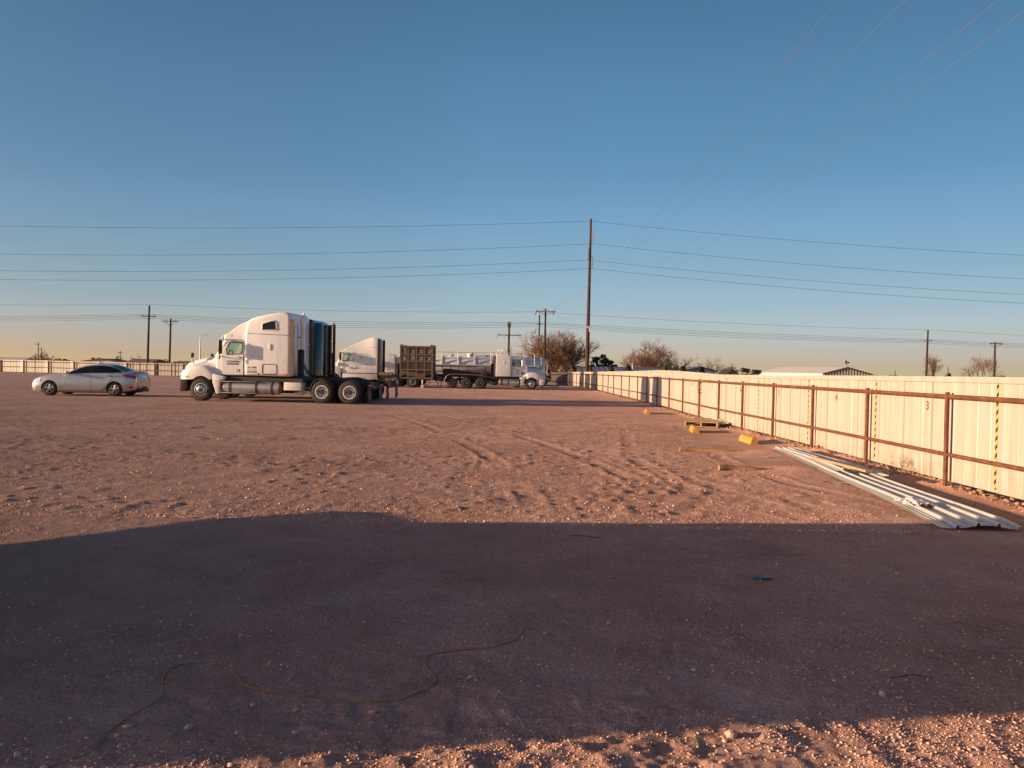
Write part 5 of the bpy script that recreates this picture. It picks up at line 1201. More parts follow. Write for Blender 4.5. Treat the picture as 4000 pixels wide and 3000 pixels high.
# ------------------------------------------------------------------ trees
def bare_tree(label, x, y, h, w, seed, stems=7, kids=(6, 6, 6), m='twig', tw=.016, group=None, up=.55, trunk_h=.0, name='bare_tree'):
    rnd = random.Random(seed); T = thing(name, label, 'tree', (x, y, 0), 0, group)
    tr_, cr = MB(), MB()
    def grow(p, d, L, r, lv):
        n = 4 if lv < 2 else 3; pts = [p]; q = p.copy(); dd = d.copy()
        for i in range(n):
            dd = (dd + Vector((rnd.gauss(0, .16), rnd.gauss(0, .16), rnd.gauss(.05 * up, .12)))).normalized()
            q = q + dd * (L / n); pts.append(q.copy())
        (tr_ if lv < 1 else cr).tube(pts, [r * (1 - .55 * i / n) for i in range(n + 1)], 6 if lv == 0 else 4 if lv == 1 else 3, cap=False)
        if lv < len(kids):
            for k in range(kids[lv]):
                t = rnd.uniform(.28, 1.0); i = min(n - 1, int(t * n)); b = pts[i].lerp(pts[i + 1], t * n - i)
                s = Vector((rnd.gauss(0, 1), rnd.gauss(0, 1), rnd.gauss(.25, .7))).normalized()
                nd = (dd * .75 + s * .72); nd.z += .12 * up; nd.normalize()
                grow(b, nd, L * rnd.uniform(.42, .68), max(tw, r * .42), lv + 1)
    base = Vector((0, 0, -.1))
    if trunk_h:
        tr_.tube([base, (0.05, 0, trunk_h)], [h * .03, h * .024], 7); base = Vector((.05, 0, trunk_h))
    for k in range(stems):
        a = 2 * math.pi * k / stems + rnd.uniform(-.3, .3); tilt = rnd.uniform(.15, 1.0) if stems > 2 else .05
        d = Vector((math.cos(a) * tilt * w / h * .95, math.sin(a) * tilt * w / h * .95, 1)).normalized()
        grow(base, d, (h - trunk_h) * rnd.uniform(.62, .78), h * .017, 0)
    # bring the crown to the measured size
    zs = sorted(v_[2] for v_ in cr.v); xs = sorted(v_[0] for v_ in cr.v); n_ = len(xs)
    fz = h / zs[int(n_ * .99)]; fx = w / (xs[int(n_ * .98)] - xs[int(n_ * .02)])
    for b in (tr_, cr): b.v = [(a * fx, c * fx, e * fz) for a, c, e in b.v]
    tr_.build('trunk', 'bark', T); cr.build('crown', m, T, 60)
    return T
bare_tree('large reddish bare multi-stem tree behind the flat-roof truck', 6.1, 105, 6.4, 8.5, 3, 12, (8, 9, 7), 'twig', .019)
bare_tree('wide spreading reddish bare tree behind the middle of the right fence', 20.9, 115, 5.7, 8.4, 8, 11, (8, 7, 6), 'twig', .019)
bare_tree('small pale bare tree right of the wide spreading one', 33.1, 130, 4.1, 3.9, 5, 5, (5, 5, 5), 'twig2', .018)
bare_tree('low grey thicket of bare twigs left of the dark machine heads', 38.9, 140, 3.1, 4.0, 6, 6, (5, 5, 4), 'twig2', .02)
bare_tree('slim upright pale bare tree right of the thin dark pole', 92.3, 170, 6.4, 3.3, 12, 2, (14, 7, 5), 'twig2', .02, None, 1.0)
bare_tree('pale bare spreading tree left of the far right T-shaped pole', 103.3, 170, 6.5, 6.4, 14, 5, (6, 6, 5), 'twig2', .02, None, 1.0)
def leaves(mb, c, rad, n, size, rnd):
    for k in range(n):
        while True:
            q = Vector((rnd.uniform(-1, 1), rnd.uniform(-1, 1), rnd.uniform(-1, 1)))
            if q.length < 1: break
        q = q.normalized() * q.length ** .5
        p_ = Vector((c[0] + q.x * rad[0], c[1] + q.y * rad[1], c[2] + q.z * rad[2]))
        a = Vector((rnd.gauss(0, 1), rnd.gauss(0, 1), rnd.gauss(0, 1))).normalized(); b = a.orthogonal().normalized(); s = size * rnd.uniform(.6, 1.3)
        mb.add([p_ + a * s, p_ + b * s * .55, p_ - a * s, p_ - b * s * .55], [(0, 1, 2, 3)])
def leafy_tree(label, x, y, clumps, trunk, name='evergreen_tree', seed=1, m='leaf', size=.13, n=260):
    rnd = random.Random(seed); T = thing(name, label, 'tree', (x, y, 0))
    g = MB()
    for c, r_ in clumps:
        g.tube([(0, 0, -.1), (c[0] * .3, c[1] * .3, trunk), (c[0] * .85, c[1] * .85, c[2])], [.16, .09, .03], 5)
    g.build('trunk', 'bark', T)
    g = MB()
    for c, r_ in clumps: leaves(g, c, r_, int(n * (r_[0] + r_[2])), size, rnd)
    g.build('crown', m, T, 0); return T
rnd = random.Random(21); cl = []
for k in range(130):
    a = rnd.uniform(-1.8, 2.0); zt = 3.75 - .5 * abs(a + .1) ** 1.35 + .25 * math.sin(a * 5)
    cl.append(((a, rnd.uniform(-1.2, 1.2), rnd.uniform(.7, max(1.0, zt))), (rnd.uniform(.16, .34), .4, rnd.uniform(.10, .26))))
leafy_tree('dark evergreen tree just right of the very tall steel pole', 12.1, 105, cl, 1.0, size=.10, n=150)
def dome_shrub():
    rnd = random.Random(4); T = thing('dome_shrub', '', 'shrub', (0, 0, 0), 0, 'rounded shrubs behind the right fence')
    g = MB()
    for k in range(1100):
        t = rnd.random() ** .7; a = rnd.uniform(0, 6.283); rr = .60 * (1 - t) ** .55 * rnd.uniform(.82, 1.06); z = .25 + 2.1 * t
        n_ = Vector((rnd.gauss(0, 1), rnd.gauss(0, 1), rnd.gauss(.4, 1))).normalized(); b = n_.orthogonal().normalized(); s = rnd.uniform(.05, .10)
        p_ = Vector((math.cos(a) * rr, math.sin(a) * rr, z)); g.add([p_ + n_ * s, p_ + b * s * .6, p_ - n_ * s, p_ - b * s * .6], [(0, 1, 2, 3)])
    g.lathe([(.5, .3), (.48, 1.0), (.36, 1.6), (.2, 2.05), (.02, 2.28)], (0, 0, 0), 'z', 10)
    g.build('foliage', 'shrub', T, 0); g = MB(); g.tube([(0, 0, -.1), (0, 0, .5)], .06, 6); g.build('trunk', 'bark', T)
    return T
ds = dome_shrub()
for i, (x, h, w, lb) in enumerate(((7.15, 2.35, 1.12, 'left of the very tall steel pole, first of the row of rounded shrubs'), (9.15, 2.45, .75, 'narrow rounded shrub touching the very tall steel pole on its right'), (11.45, 2.4, 1.3, 'rounded shrub in front of the dark evergreen tree'), (13.5, 2.45, 1.4, 'rounded shrub left of the wide spreading bare tree'), (17.8, 2.5, 1.15, 'rounded shrub at the right foot of the wide spreading bare tree'), (19.9, 2.4, 1.35, 'rounded shrub left of the small grey roof'), (22.1, 2.35, 1.2, 'rounded shrub right of the small grey roof, last of the row'))):
    o = ds if i == 0 else copy_tree(ds); o.location = (x, 90, 0); o.scale = (w / 1.2, w / 1.2, h / 2.35); o.rotation_euler.z = i * 1.1; o['label'] = lb if i else 'rounded dark shrub left of the very tall steel pole, first of its row'

# ------------------------------------------------------------------ buildings beyond the fences
def house(name, label, x0, x1, y, dpt, ze, zr, axis='x', wall='wallw', roof='roofw', over=.3, windows=0):
    T = thing(name, label, 'building', (x0, y, 0)); w = x1 - x0
    g = MB()
    if axis == 'x':       # ridge along x
        g.prism([(0, -.1), (dpt, -.1), (dpt, ze), (dpt / 2, zr), (0, ze)], 0, w, lambda u, v, t: (t, u, v)); g.build('wall', wall, T, 0)
        g = MB(); s = (zr - ze) / (dpt / 2)
        g.prism([(-over, ze - over * s + .03), (dpt / 2, zr + .03), (dpt + over, ze - over * s + .03), (dpt + over, ze - over * s + .15), (dpt / 2, zr + .16), (-over, ze - over * s + .15)], -over, w + over, lambda u, v, t: (t, u, v)); rf = g.build('roof', roof, T, 0)
        g = MB(); k = -over
        while k < w + over:
            g.tube([(k, -over, ze - over * s + .16), (k, dpt / 2, zr + .17)], .03, 4); k += .6
        if roof == 'roof': g.build('seam', roof, rf, 0)
    else:
        g.prism([(0, -.1), (w, -.1), (w, ze), (w / 2, zr), (0, ze)], 0, dpt, lambda u, v, t: (u, t, v)); g.build('wall', wall, T, 0)
        g = MB(); s = (zr - ze) / (w / 2)
        g.prism([(-over, ze - over * s + .03), (w / 2, zr + .03), (w + over, ze - over * s + .03), (w + over, ze - over * s + .2), (w / 2, zr + .22), (-over, ze - over * s + .2)], -over, dpt + over, lambda u, v, t: (u, t, v)); g.build('roof', roof, T, 0)
    for k in range(windows):
        g = MB(); g.bx(w * (k + .5) / windows - .4, w * (k + .5) / windows + .4, -.04, .02, .8, 1.6); g.build('window', 'dark', T, 0)
    return T
h_ = house('long_shed', 'long low building with ribbed blue-grey metal roof behind the shrubs', 8.3, 18.3, 98, 6, 1.55, 2.08, 'x', 'wallw', 'roof')
g = MB(); g.lathe([(.13, 1.7), (.13, 2.6), (.2, 2.62), (.2, 2.75), (.02, 2.8)], (7.2, 1.5, 0), 'z', 10); g.build('flue_pipe', 'rimd', h_)
h_ = house('house', 'small grey-roofed house between the last rounded shrubs', 27.2, 31.5, 120, 6, 1.9, 2.45, 'y', 'wallw', 'roof')
g = MB(); g.tube([(-.4, 0, 2), (-.4, 0, 3.6)], .04, 5); g.tube([(1.6, 0, 2), (1.6, 0, 3.2)], .04, 5); g.build('vent_pipe', 'frame', h_)
house('house', 'dark-roofed brown gable end left of the dark machine heads', 27.0, 28.3, 97, 4, 1.45, 2.02, 'y', 'wallb', 'frame', .12)
wh = thing('warehouse', 'wide metal warehouse with pale roof and dark-trimmed ribbed gable, behind the right fence', 'building', (76.3, 190, 0))
g = MB(); g.prism([(0, -.1), (12, -.1), (12, 1.95), (6, 3.55), (0, 1.95)], 0, 26, lambda u, v, t: (u - .48 * t * .62, t * .95, v)); g.build('wall', 'wallw', wh, 0)
g = MB(); g.prism([(-.2, 1.93), (6, 3.58), (12.2, 1.93), (12.2, 2.03), (6, 3.70), (-.2, 2.03)], -.2, 26.2, lambda u, v, t: (u - .48 * t * .62, t * .95, v)); g.build('roof', 'roofw', wh, 0)
g = MB(); g.prism([(-.25, 1.85), (6, 3.50), (12.25, 1.85), (12.25, 2.1), (6, 3.78), (-.25, 2.1)], -.45, -.25, lambda u, v, t: (u, t, v)); g.build('roof_trim', 'roofd', wh, 0)
g = MB()
g.prism([(.02, 0), (11.98, 0), (11.98, 1.92), (6, 3.5), (.02, 1.92)], -.06, -.02, lambda u, v, t: (u, t, v)); g.build('gable_wall', 'roofd', wh, 0)
g = MB()
for k in range(17):
    u = .4 + k * .7; zt = 1.9 + 1.6 * (1 - abs(u - 6) / 6); g.bx(u - .17, u + .17, -.22, -.07, 0, zt - .1)
g.build('gable_ribs', 'wallw', wh, 0)
g = MB(); g.bx(3.9, 4.7, -.2, -.1, 1.9, 2.35); g.build('vent', 'roofd', wh, 0)
wm = thing('windmill', 'tiny windmill on a lattice tripod above the warehouse ridge', 'windmill', (84.6, 196, 3.6))
g = MB()
for a in (0, 2.1, 4.2): g.tube([(.7 * math.cos(a), .7 * math.sin(a), -3.5), (.55 * math.cos(a), .55 * math.sin(a), 0), (0, 0, 1.3)], .04, 4)
g.build('tower', 'rimd', wm)
g = MB()
for k in range(10):
    a = k * .628; g.box((-.05, .38 * math.cos(a), 1.35 + .38 * math.sin(a)), (.05, .16, .6), Matrix.Rotation(a - math.pi / 2, 3, 'X'))
g.box((.45, 0, 1.35), (.6, .04, .35)); g.build('wheel', 'frame', wm, 0)

# machinery heads showing over the fence
def machine(label, x, y, z, tilt, L):
    T = thing('pumpjack', label, 'machinery', (x, y, z), 0)
    g = MB(); ry = Matrix.Rotation(tilt, 3, 'Y')
    ring = [(-.30, -.16), (-.30, .10), (-.18, .26), (.18, .26), (.30, .10), (.30, -.16), (.16, -.26), (-.16, -.26)]
    g.loft([[ry @ Vector((t * L / 2, a * sc, b * sc)) for a, b in ring] for t, sc in ((-1, .82), (-.86, 1), (.86, 1), (1, .82))])
    g.build('head', 'black', T, 30, bev=.02)
    g = MB(); g.tube([ry @ Vector((-L * .3, 0, -.2)), (-L * .35, 0, -.75), (-L * .35, 0, -z)], .07, 6); g.tube([ry @ Vector((L * .3, 0, -.2)), (L * .2, 0, -.8), (L * .2, 0, -z)], .07, 6); g.box((0, 0, -.55), (L * .8, .3, .16)); g.build('stand', 'rust', T)
    g = MB(); g.tube([ry @ Vector((L * .42, -.1, .28)), ry @ Vector((L * .58, -.1, .18)), ry @ Vector((L * .62, -.1, -.2)), (L * .5, -.1, -.6)], .03, 6); g.build('hose', 'ceramic', T)
    return T
machine('left of two dark rounded machine heads above the fence, tilted', 28.62, 95, 2.06, .20, 1.0)
machine('right of two dark rounded machine heads above the fence, nearly level', 29.98, 95, 1.90, .05, 1.05)
p = pole('thin short pole with a small arm behind the left machine head', 28.1, 99, 2.95, .06, .02); arm(p, 2.35, .95, .02, False)
T = thing('pumpjack', 'dark pumpjack head and beam showing over the fence, between the two pale bare trees', 'machinery', (84.6, 150, 0))
g = MB(); g.prism([(-.05, 1.9), (.30, 1.35), (.62, 1.35), (.42, 2.05), (.25, 2.45), (.02, 2.5), (-.10, 2.3)], -.2, .2, lambda u, v, t: (u, t, v)); g.build('horse_head', 'black', T, 30)
g = MB(); g.tube([(0, 0, 2.1), (-1.2, 0, 1.65), (-3, 0, 1.2)], .09, 6); g.build('beam', 'black', T)
g = MB(); g.tube([(-1.4, -.3, 0), (-1.2, 0, 1.65), (-1.0, .3, 0)], .08, 6); g.build('samson_post', 'black', T)
for x, h, lb in ((83.2, 2.6, 'short far post left of the slim pale tree'), (88.4, 2.9, 'thin far pole left of the dark pumpjack'), (80.2, 2.9, 'short rusty far post beside the thin dark pole'), (91.3, 3.9, 'thin far pole right of the dark pumpjack')):
    p = pole(lb, x + (5 if h < 2.7 else 0), 162, h, .09); arm(p, h * .62, 1.0, 0, False)

# far left skyline beyond the back fence
for x0, x1, y, d, ze, zr, wl, rf, ax, lb in (
        (-137, -126.5, 200, 8, 1.9, 2.7, 'wallw', 'roofw', 'x', 'far white shed at the left edge of the skyline'),
        (-112.5, -101.5, 205, 8, 1.7, 2.2, 'wallw', 'roofw', 'x', 'long low white far building left of the two tanks'),
        (-87.8, -79.0, 190, 8, 1.9, 2.7, 'wallw', 'roofd', 'y', 'white far house with dark gable roof above the sedan'),
        (-76.5, -70.5, 190, 7, 2.0, 2.9, 'wallb', 'roofd', 'x', 'brown far house right of the white gabled one'),
        (-67.5, -62.0, 195, 7, 1.8, 2.5, 'wallb', 'roofd', 'x', 'low dark-roofed far house left of the tall pole'),
        (-62.5, -54.0, 210, 7, 1.6, 2.1, 'wallw', 'roofw', 'x', 'low white far building left of the pole pair'),
        (-52.0, -45.0, 215, 8, 1.7, 2.3, 'wallb', 'roofd', 'x', 'low brown far building between the pole pair')):
    house('house', lb, x0 - (18 if x0 > -95 else 0), x1 - (18 if x0 > -95 else 0), y, d, ze * .86, ze * .86 + (zr - ze) * .8, ax, wl, rf)
for i, (x, lb) in enumerate(((-108.6, 'left of two far tan storage tanks on the left skyline'), (-107.1, 'right of two far tan storage tanks on the left skyline'))):
    T = thing('storage_tank', lb, 'tank', (x, 200, 0), 0, 'far storage tanks'); g = MB(); g.lathe([(.02, 0), (.6, 0), (.6, 2.55), (.55, 2.65), (.02, 2.75)], (0, 0, 0), 'z', 16); g.build('shell', 'wood', T)
    g = MB(); g.tube([(-.62, -.3, 0), (-.62, -.3, 2.6)], .04, 4); g.tube([(-.62, .1, 0), (-.62, .1, 2.6)], .04, 4); g.build('ladder', 'rimd', T)
T = thing('pumpjack', 'far dark pumpjack on the left skyline', 'machinery', (-121.5, 195, 0)); T.scale = (.42, .5, .74); g = MB(); g.tube([(-2.2, 0, 2.6), (0, 0, 3.2), (2.4, 0, 3.9)], .16, 6); g.prism([(2.3, 4.2), (3.1, 3.8), (3.3, 2.9), (2.9, 2.9), (2.5, 3.5)], -.3, .3, lambda u, v, t: (u, t, v)); g.build('beam', 'frame', T); g = MB(); g.tube([(-1, 0, 0), (0, 0, 3.2), (1, 0, 0)], .12, 5); g.build('samson_post', 'frame', T)
for i, (x, y, h, w, lb) in enumerate(((-93.5, 185, 4.4, 4.6, 'bare far tree left of the white gabled house'), (-84.5, 200, 3.9, 4.6, 'bare far tree above the white gabled house'), (-77.0, 195, 4.1, 4.4, 'bare far tree right of the white gabled house, roundest'), (-74, 205, 3.4, 4.2, 'low bare far tree behind the brown house'), (-62.5, 190, 3.3, 4.8, 'bare far bush right of the brown house'), (-52.3, 195, 3.2, 4.4, 'bare far bush just left of the tall dark pole'), (-127, 215, 3.1, 5, 'scrubby far bush near the far pumpjack'))):
    xx = x - (18 if -95 < x else 0)
    bare_tree(lb, xx + (14 if i in (4, 5) else 0), y, h - .75, w * .68, 30 + i, 6, (5, 5, 3), 'twig', .035, None, name='bare_tree')
rnd = random.Random(9)
leafy_tree('dark low far evergreen clump right of the pole pair', -57.5, 155, [((rnd.uniform(-3, 2.5), rnd.uniform(-1, 1), rnd.uniform(.7, 1.9)), (.9, .8, .5)) for k in range(14)], .5, seed=8, size=.2, n=70)
for x, y, h, lb in ((-116.5, 190, 6.2, 'tallest thin far mast on the left skyline'), (-106.5, 210, 4.8, 'thin far mast right of the two tan tanks'), (-66.0, 175, 5.0, 'thin far pole between the brown house and the tall dark pole'), (-134, 220, 5.4, 'thin far mast at the left edge')):
    p = pole(lb, x, y, h, .12); arm(p, h - .5, 1.2, 0, False)
# far scrub line: a low ragged mass nobody could count
rng = np.random.default_rng(2); g = MB()
for k in range(900):
    x = rng.uniform(-420, 420); y = rng.uniform(290, 420); h = rng.uniform(.8, 2.6) * (1.25 if rng.random() < .15 else .8); w = rng.uniform(1.2, 4.5)
    g.add([(x - w, y, -.2), (x + w, y, -.2), (x + w * .7, y + .3, h * .7), (x + w * .1, y, h), (x - w * .6, y - .3, h * .75), (x - .2, y + w, h * .3), (x, y - w, h * .3)], [(0, 1, 2, 3, 4), (0, 4, 5), (4, 3, 5), (3, 2, 5), (2, 1, 5), (0, 4, 6), (4, 3, 6), (3, 2, 6), (2, 1, 6)])
tag(g.build('far_scrub', 'twig2', None, 0), 'ragged line of far scrub along the horizon', None, None, 'stuff')

# ------------------------------------------------------------------ things lying on the ground
def curb(label, x, y, L, rz):
    T = MB(); P = [(-.115, 0), (.115, 0), (.085, .11), (.045, .155), (-.045, .155), (-.085, .11)]
    T.loft([[(a, -L / 2, b) for a, b in P], [(a, -L / 2 + .02, b) for a, b in P], [(a, L / 2, b) for a, b in P]])
    o = T.build('parking_block', 'yellow', None, 12, bev=.006)
    o.location = (x, y, gz(x, y) - .015); o.rotation_euler = (0, 0, rz); o.scale = (.88, 1, 1.1); return tag(o, label, 'parking block', 'yellow parking blocks')
curb('yellow concrete parking block nearest the camera, by the metal sheets', 5.72, 18.6, 1.0, R(-1))
curb('yellow concrete parking block in front of the wooden pallet', 5.12, 21.6, 1.0, R(-8))
curb('yellow concrete parking block farthest away, near the dark truck shadow on the fence', 5.38, 30.6, 1.1, R(-8))
def log(label, a, b, r, z0_, z1_):
    g = MB(); A = Vector((a[0], a[1], z0_)); B = Vector((b[0], b[1], z1_)); P = [A.lerp(B, k / 10) + Vector((0, .03 * math.sin(k), .006 * math.sin(k * 2))) for k in range(11)]
    g.tube(P, [r * (1 + .05 * math.sin(k * 1.7)) for k in range(11)], 12); return tag(g.build('log', 'log', None, 50, bev=.008), label, 'log', 'half-buried logs')
log('half-buried brown log, the farther of two, its right end under sand', (3.55, 16.25), (5.5, 15.85), .055, .035, -.01)
log('half-buried brown log, the nearer of two, tapering into sand', (3.55, 13.15), (4.85, 13.10), .052, .045, -.02)
# pallet
T = thing('wooden_pallet', 'weathered wooden pallet lying flat against the fence foot', 'pallet', (6.22, 24.25, gz(6.2, 24.2)), R(62))
g = MB()
for k in range(6): g.bx(-1.05 + k * .37, -.78 + k * .37, -.50, .50, .145, .165)
g.build('top_boards', 'wood', T, 0)
g = MB()
for y in (-.48, 0, .48): g.bx(-1.05, 1.07, y - .025, y + .025, .03, .145)
g.build('stringers', 'wood', T, 0); g = MB()
for k in (0, 2, 4, 5.2): g.bx(-1.05 + k * .37, -.85 + k * .37, -.50, .50, .01, .03)
g.build('bottom_boards', 'wood', T, 0)
# ribbed steel sheets
def ribbed(name, label, pts, w, ribs, m='galv', zoff=.0, w2=None, rib_h=.032):
    """pts: plan points with height along the centre line"""
    n = 26; rows = []
    P = [Vector(p_) for p_ in pts]; ls = [0]
    for a, b in zip(P[:-1], P[1:]): ls.append(ls[-1] + (b - a).length)
    for i in range(n + 1):
        s = ls[-1] * i / n; k = max(j for j in range(len(P) - 1) if ls[j] <= s + 1e-6); c = P[k].lerp(P[k + 1], (s - ls[k]) / (ls[k + 1] - ls[k])); d = (P[k + 1] - P[k]).normalized(); nn = Vector((d.y, -d.x, 0)).normalized()
        w_ = w + ((w2 or w) - w) * i / n; row = []; pr = w_ / ribs
        for r_ in range(ribs):
            for q, hh in ((0, 0), (.22, 0), (.24, .15), (.28, .15), (.30, 0), (.52, 0), (.54, .15), (.58, .15), (.60, 0), (.78, 0), (.86, 1), (.95, 1)):
                u_ = -w_ / 2 + (r_ + q) * pr; row.append(c + nn * u_ + Vector((0, 0, zoff + hh * rib_h + .010 * math.sin(s * 1.3 + u_ * 2) + (.02 * math.sin(u_ * 9 + 1) if i == 0 else 0))))
        row.append(c + nn * (w_ / 2) + Vector((0, 0, zoff)))
        rows.append(row)
    g = MB(); g.loft(rows, cap=False, closed=False)
    o = g.build(name, m, None, 0); md = o.modifiers.new('thickness', 'SOLIDIFY'); md.thickness = .0015
    return tag(o, label, 'metal sheet', 'steel sheets lying by the fence')
ribbed('steel_sheet', 'longest pale ribbed steel sheet, its wavy near end in the shade', [(5.12, 8.37, .03), (5.31, 10.6, .05), (5.46, 12.5, .07), (5.70, 16.2, .11)], .86, 4, 'galv', rib_h=.034, w2=.50)
ribbed('steel_sheet', 'narrow ribbed steel sheet lying along the left edge of the pile', [(5.33, 12.3, .13), (5.42, 13.8, .14), (5.52, 15.6, .15)], .26, 2, 'galv', w2=.20)
ribbed('steel_sheet', 'short ribbed steel sheet at the right side of the pile, beside the plank', [(5.83, 12.0, .08), (5.80, 13.5, .10), (5.76, 15.2, .12)], .20, 1, 'galv')
ribbed('steel_sheet', 'bent grey steel sheet leaning behind the wooden pallet', [(6.46, 23.2, .12), (6.46, 24.6, .17), (6.45, 25.8, .10)], .24, 1, 'galv')
g = MB(); g.box((0, 0, 0), (.11, 2.15, .04)); o = g.build('plank', 'wood', None, 0, bev=.004); o.location = (5.41, 12.67, .195); o.rotation_euler = (R(-1), R(4), R(-1)); tag(o, 'bare wooden plank resting on top of the steel sheets', 'plank')
g = MB(); g.bx(-.03, .03, -.28, .28, 0, .012); o = g.build('metal_strip', 'rimw', None, 0); o.location = (5.32, 15.9, .05); o.rotation_euler = (0, 0, R(60)); tag(o, 'pale thin metal strip poking out under the far end of the sheets', 'metal strip')
g = MB(); rnd = random.Random(3)
rows = []
for i in range(9):
    rows.append([(i * .045 - .18, j * .045 - .16 + rnd.gauss(0, .008), .045 * max(0, 1 - ((i - 4) / 4.4) ** 2 - ((j - 4) / 4.4) ** 2) + rnd.random() * .045) for j in range(9)])
g.loft(rows, cap=False, closed=False); o = g.build('plastic_bag', 'plastic', None, 0); o.location = (5.02, 9.55, .07); tag(o, 'crumpled white plastic scrap lying on the longest steel sheet', 'plastic bag')
def scrap(label, x, y, w, l, m, rz, cat, name):
    g = MB(); rnd = random.Random(int(x * 100) + 5); rows = [[(w * (i / 3 - .5), l * (j / 3 - .5), .006 + rnd.random() * .018) for j in range(4)] for i in range(4)]
    g.loft(rows, cap=False, closed=False); o = g.build(name, m, None, 0); o.location = (x, y, gz(x, y) + .004); o.rotation_euler = (0, 0, rz); return tag(o, label, cat)
scrap('small teal plastic scrap on the shaded ground', 2.05, 6.2, .17, .07, 'teal', .2, 'litter', 'plastic_scrap')
scrap('red and white wrapper beside the long steel sheet', 4.86, 11.85, .14, .05, 'redink', .5, 'litter', 'wrapper')
scrap('white paper scrap tucked under the edge of the long steel sheet', 5.03, 11.75, .2, .07, 'plastic', -.3, 'litter', 'paper_scrap')
scrap('pale block-shaped rubble chunk left of the steel sheets', 5.02, 15.2, .14, .10, 'rimw', .3, 'litter', 'rubble_chunk')
def stick(label, P, r, m='twig2', name='stick'):
    g = MB(); g.tube([(a, b, gz(a, b) + r + c) for a, b, c in P], r, 5); return tag(g.build(name, m, None, 60), label, 'stick')
stick('thin bent stick on the shaded ground at lower right', [(2.1, 4.20, .004), (2.25, 4.24, .012), (2.34, 4.22, .004)], .003, 'bark')
stick('dark twig lying on the shaded ground right of centre', [(.62, 7.7, .004), (.78, 7.65, .01), (.9, 7.62, .0)], .004, 'bark')
stick('thin pale stick lying in the sunlit dirt left of the nearer log', [(2.0, 13.35, .01), (2.7, 13.2, .012)], .010, 'wood')
stick('pale wooden lath lying far out at the corner by the back fence', [(-.3, 76.5, .05), (4.6, 75.6, .05)], .09, 'wood', 'lath')
# cord on the ground
C = [(-2.05, 2.95), (-1.75, 3.19), (-1.77, 3.42), (-1.73, 3.65), (-1.71, 3.8), (-1.81, 4.05), (-1.79, 4.19), (-1.62, 4.24), (-1.45, 4.1), (-1.29, 3.91), (-.85, 3.78), (-.6, 3.77), (-.46, 3.85), (-.37, 4.01), (-.45, 4.26), (-.41, 4.41), (-.12, 4.51), (.03, 4.64), (.14, 4.93)]
P = []
for i in range(len(C) - 1):
    p0, p1, p2, p3 = [Vector(C[max(0, min(len(C) - 1, i + k))]) for k in (-1, 0, 1, 2)]
    for k in range(6):
        t = k / 6; q = .5 * ((2 * p1) + (p2 - p0) * t + (2 * p0 - 5 * p1 + 4 * p2 - p3) * t * t + (3 * p1 - p0 - 3 * p2 + p3) * t ** 3); z = float(ground_z(np.array([q.x]), np.array([q.y]))[0]); P.append((q.x, q.y, z + .003 + .003 * math.sin(len(P) * .9)))
g = MB(); g.tube(P, .0034, 6); tag(g.build('cord', 'cord', None, 60), 'orange-brown cord winding across the shaded foreground dirt', 'cord')
# dry weed by the fence
rnd = random.Random(17); T = thing('dry_weed', 'dry leafless weed standing at the foot of the fence, below the number 3', 'weed', (6.50, 12.75, gz(6.5, 12.75)))
g = MB()
def sprig(p, d, L, r, lv):
    q = p + d * L; mid = p.lerp(q, .5) + Vector((rnd.gauss(0, .02), rnd.gauss(0, .02), 0)); g.tube([p, mid, q], [r, r * .8, r * .6], 3, cap=False)
    if lv:
        for k in range(3): sprig(p.lerp(q, rnd.uniform(.4, 1)), (d + Vector((rnd.gauss(0, .6), rnd.gauss(0, .6), rnd.gauss(.1, .4)))).normalized(), L * rnd.uniform(.45, .75), r * .7, lv - 1)
for a in ((-.1, .75, .6), (-.1, .3, .8), (.0, -.4, .75), (0, -.8, .5)): sprig(Vector((0, 0, 0)), Vector(a).normalized(), .22, .005, 3)
g.build('stems', 'drystem', T, 60)
# coil of cord hung on a fence post
g = MB(); ring = [(6.60 + .015 * math.sin(k), 27.38 + .07 * math.cos(k * .35) - .02 * (k % 3), 1.30 - .16 + .20 * math.sin(k * .35)) for k in range(60)]; g.tube(ring, .012, 5); g.tube([(6.6, 27.4, 1.38), (6.58, 26.0, 1.42), (6.52, 24.6, 1.40)], .008, 4); tag(g.build('cord_coil', 'wood', None, 60), 'tan coil of cord hung on a rusty fence post', 'cord')
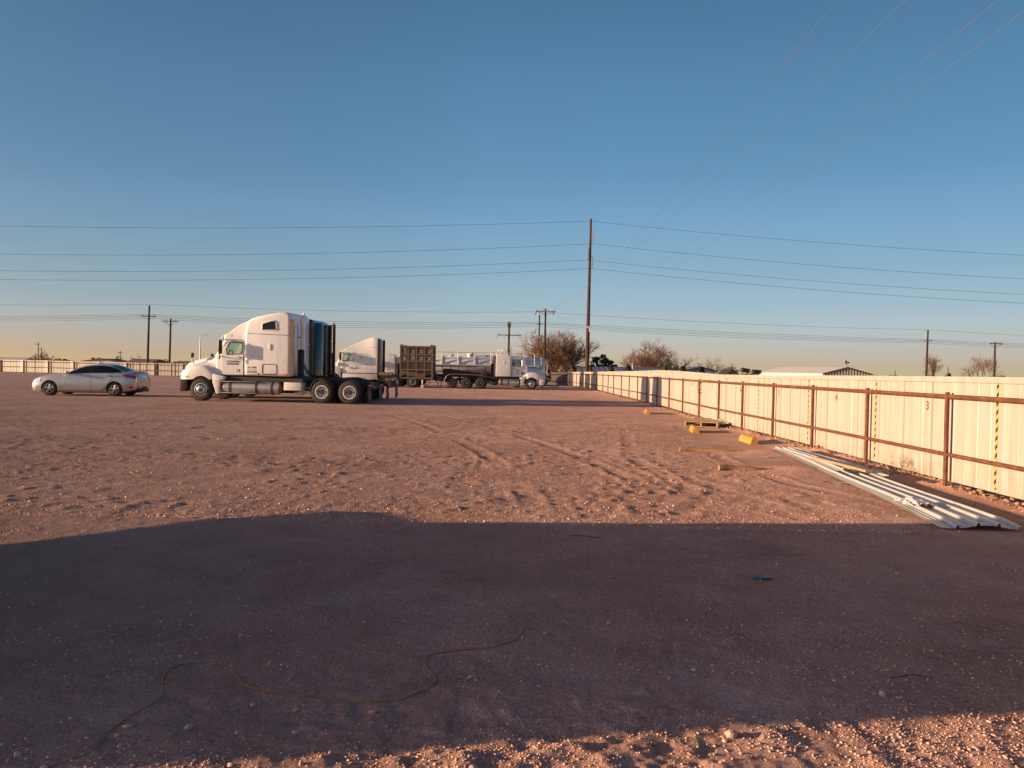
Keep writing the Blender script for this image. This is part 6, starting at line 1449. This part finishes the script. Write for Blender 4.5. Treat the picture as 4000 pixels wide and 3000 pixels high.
# loose larger stones that read singly
for i, (x, y, s, lb) in enumerate(((1.02, 3.47, .026, 'largest pale stone on the near shadow edge, right of centre'), (-.13, 3.08, .02, 'pale stone in the lit strip at the bottom centre-left'), (1.95, 3.98, .02, 'pale stone in the shade at lower right'), (.66, 5.0, .016, 'pale stone in the middle of the shade'))):
    rnd = random.Random(i); bm = bmesh.new(); bmesh.ops.create_icosphere(bm, subdivisions=2, radius=s)
    for v_ in bm.verts: v_.co *= rnd.uniform(.8, 1.15); v_.co.z *= .8
    me = bpy.data.meshes.new('stone'); bm.to_mesh(me); bm.free(); me.materials.append(M['stone']); o = bpy.data.objects.new('stone', me); COL.objects.link(o); o.location = (x, y, gz(x, y) + s * .5); tag(o, lb, 'stone')

# van added unseen beyond the left edge, outline shaped to cast the foreground shadow
V_ = thing('shadow_blocker_van', 'added dark van, unseen left of the view, shaped to throw the long foreground shadow', 'van', (-7.2, 2.3, 0))
A_ = [(2.32, .30), (2.28, .8), (2.40, 1.3), (2.55, 2.25), (2.8, 2.4), (6.6, 2.4), (6.95, 2.2), (7.17, 1.52), (7.36, .95), (7.94, .88), (8.06, .78), (7.6, .62), (6.2, .35), (6.0, .2), (2.5, .2)]
B_ = [(2.6, .35), (2.58, .8), (2.6, 1.3), (2.75, 2.25), (3.0, 2.4), (6.4, 2.4), (6.7, 2.2), (6.9, 1.6), (7.0, 1.2), (7.3, 1.1), (7.4, 1.0), (7.0, .85), (5.7, .6), (5.6, .2), (2.7, .2)]
g = MB(); g.loft([[(0, y - 2.3, z) for y, z in A_], [(-1.9, y - 2.3, z) for y, z in B_]]); g.build('body', 'bumper', V_, 25, bev=.03)
for y in (.75, 3.2):
    for x, sd in ((-.02, 1), (-1.85, -1)):
        g = MB(); g.lathe([(.18, 0), (.34, 0), (.37, -.05 * sd), (.37, -.18 * sd), (.2, -.2 * sd)], (x, y, .37), 'x', 24, cap=True); g.build('wheel', 'tyre', V_)
g = MB(); g.bx(-.03, .012, 3.3, 4.3, 1.45, 2.1); g.bx(-.03, .012, .5, 2.9, 1.5, 2.1); g.build('side_window', 'dark', V_, 0)
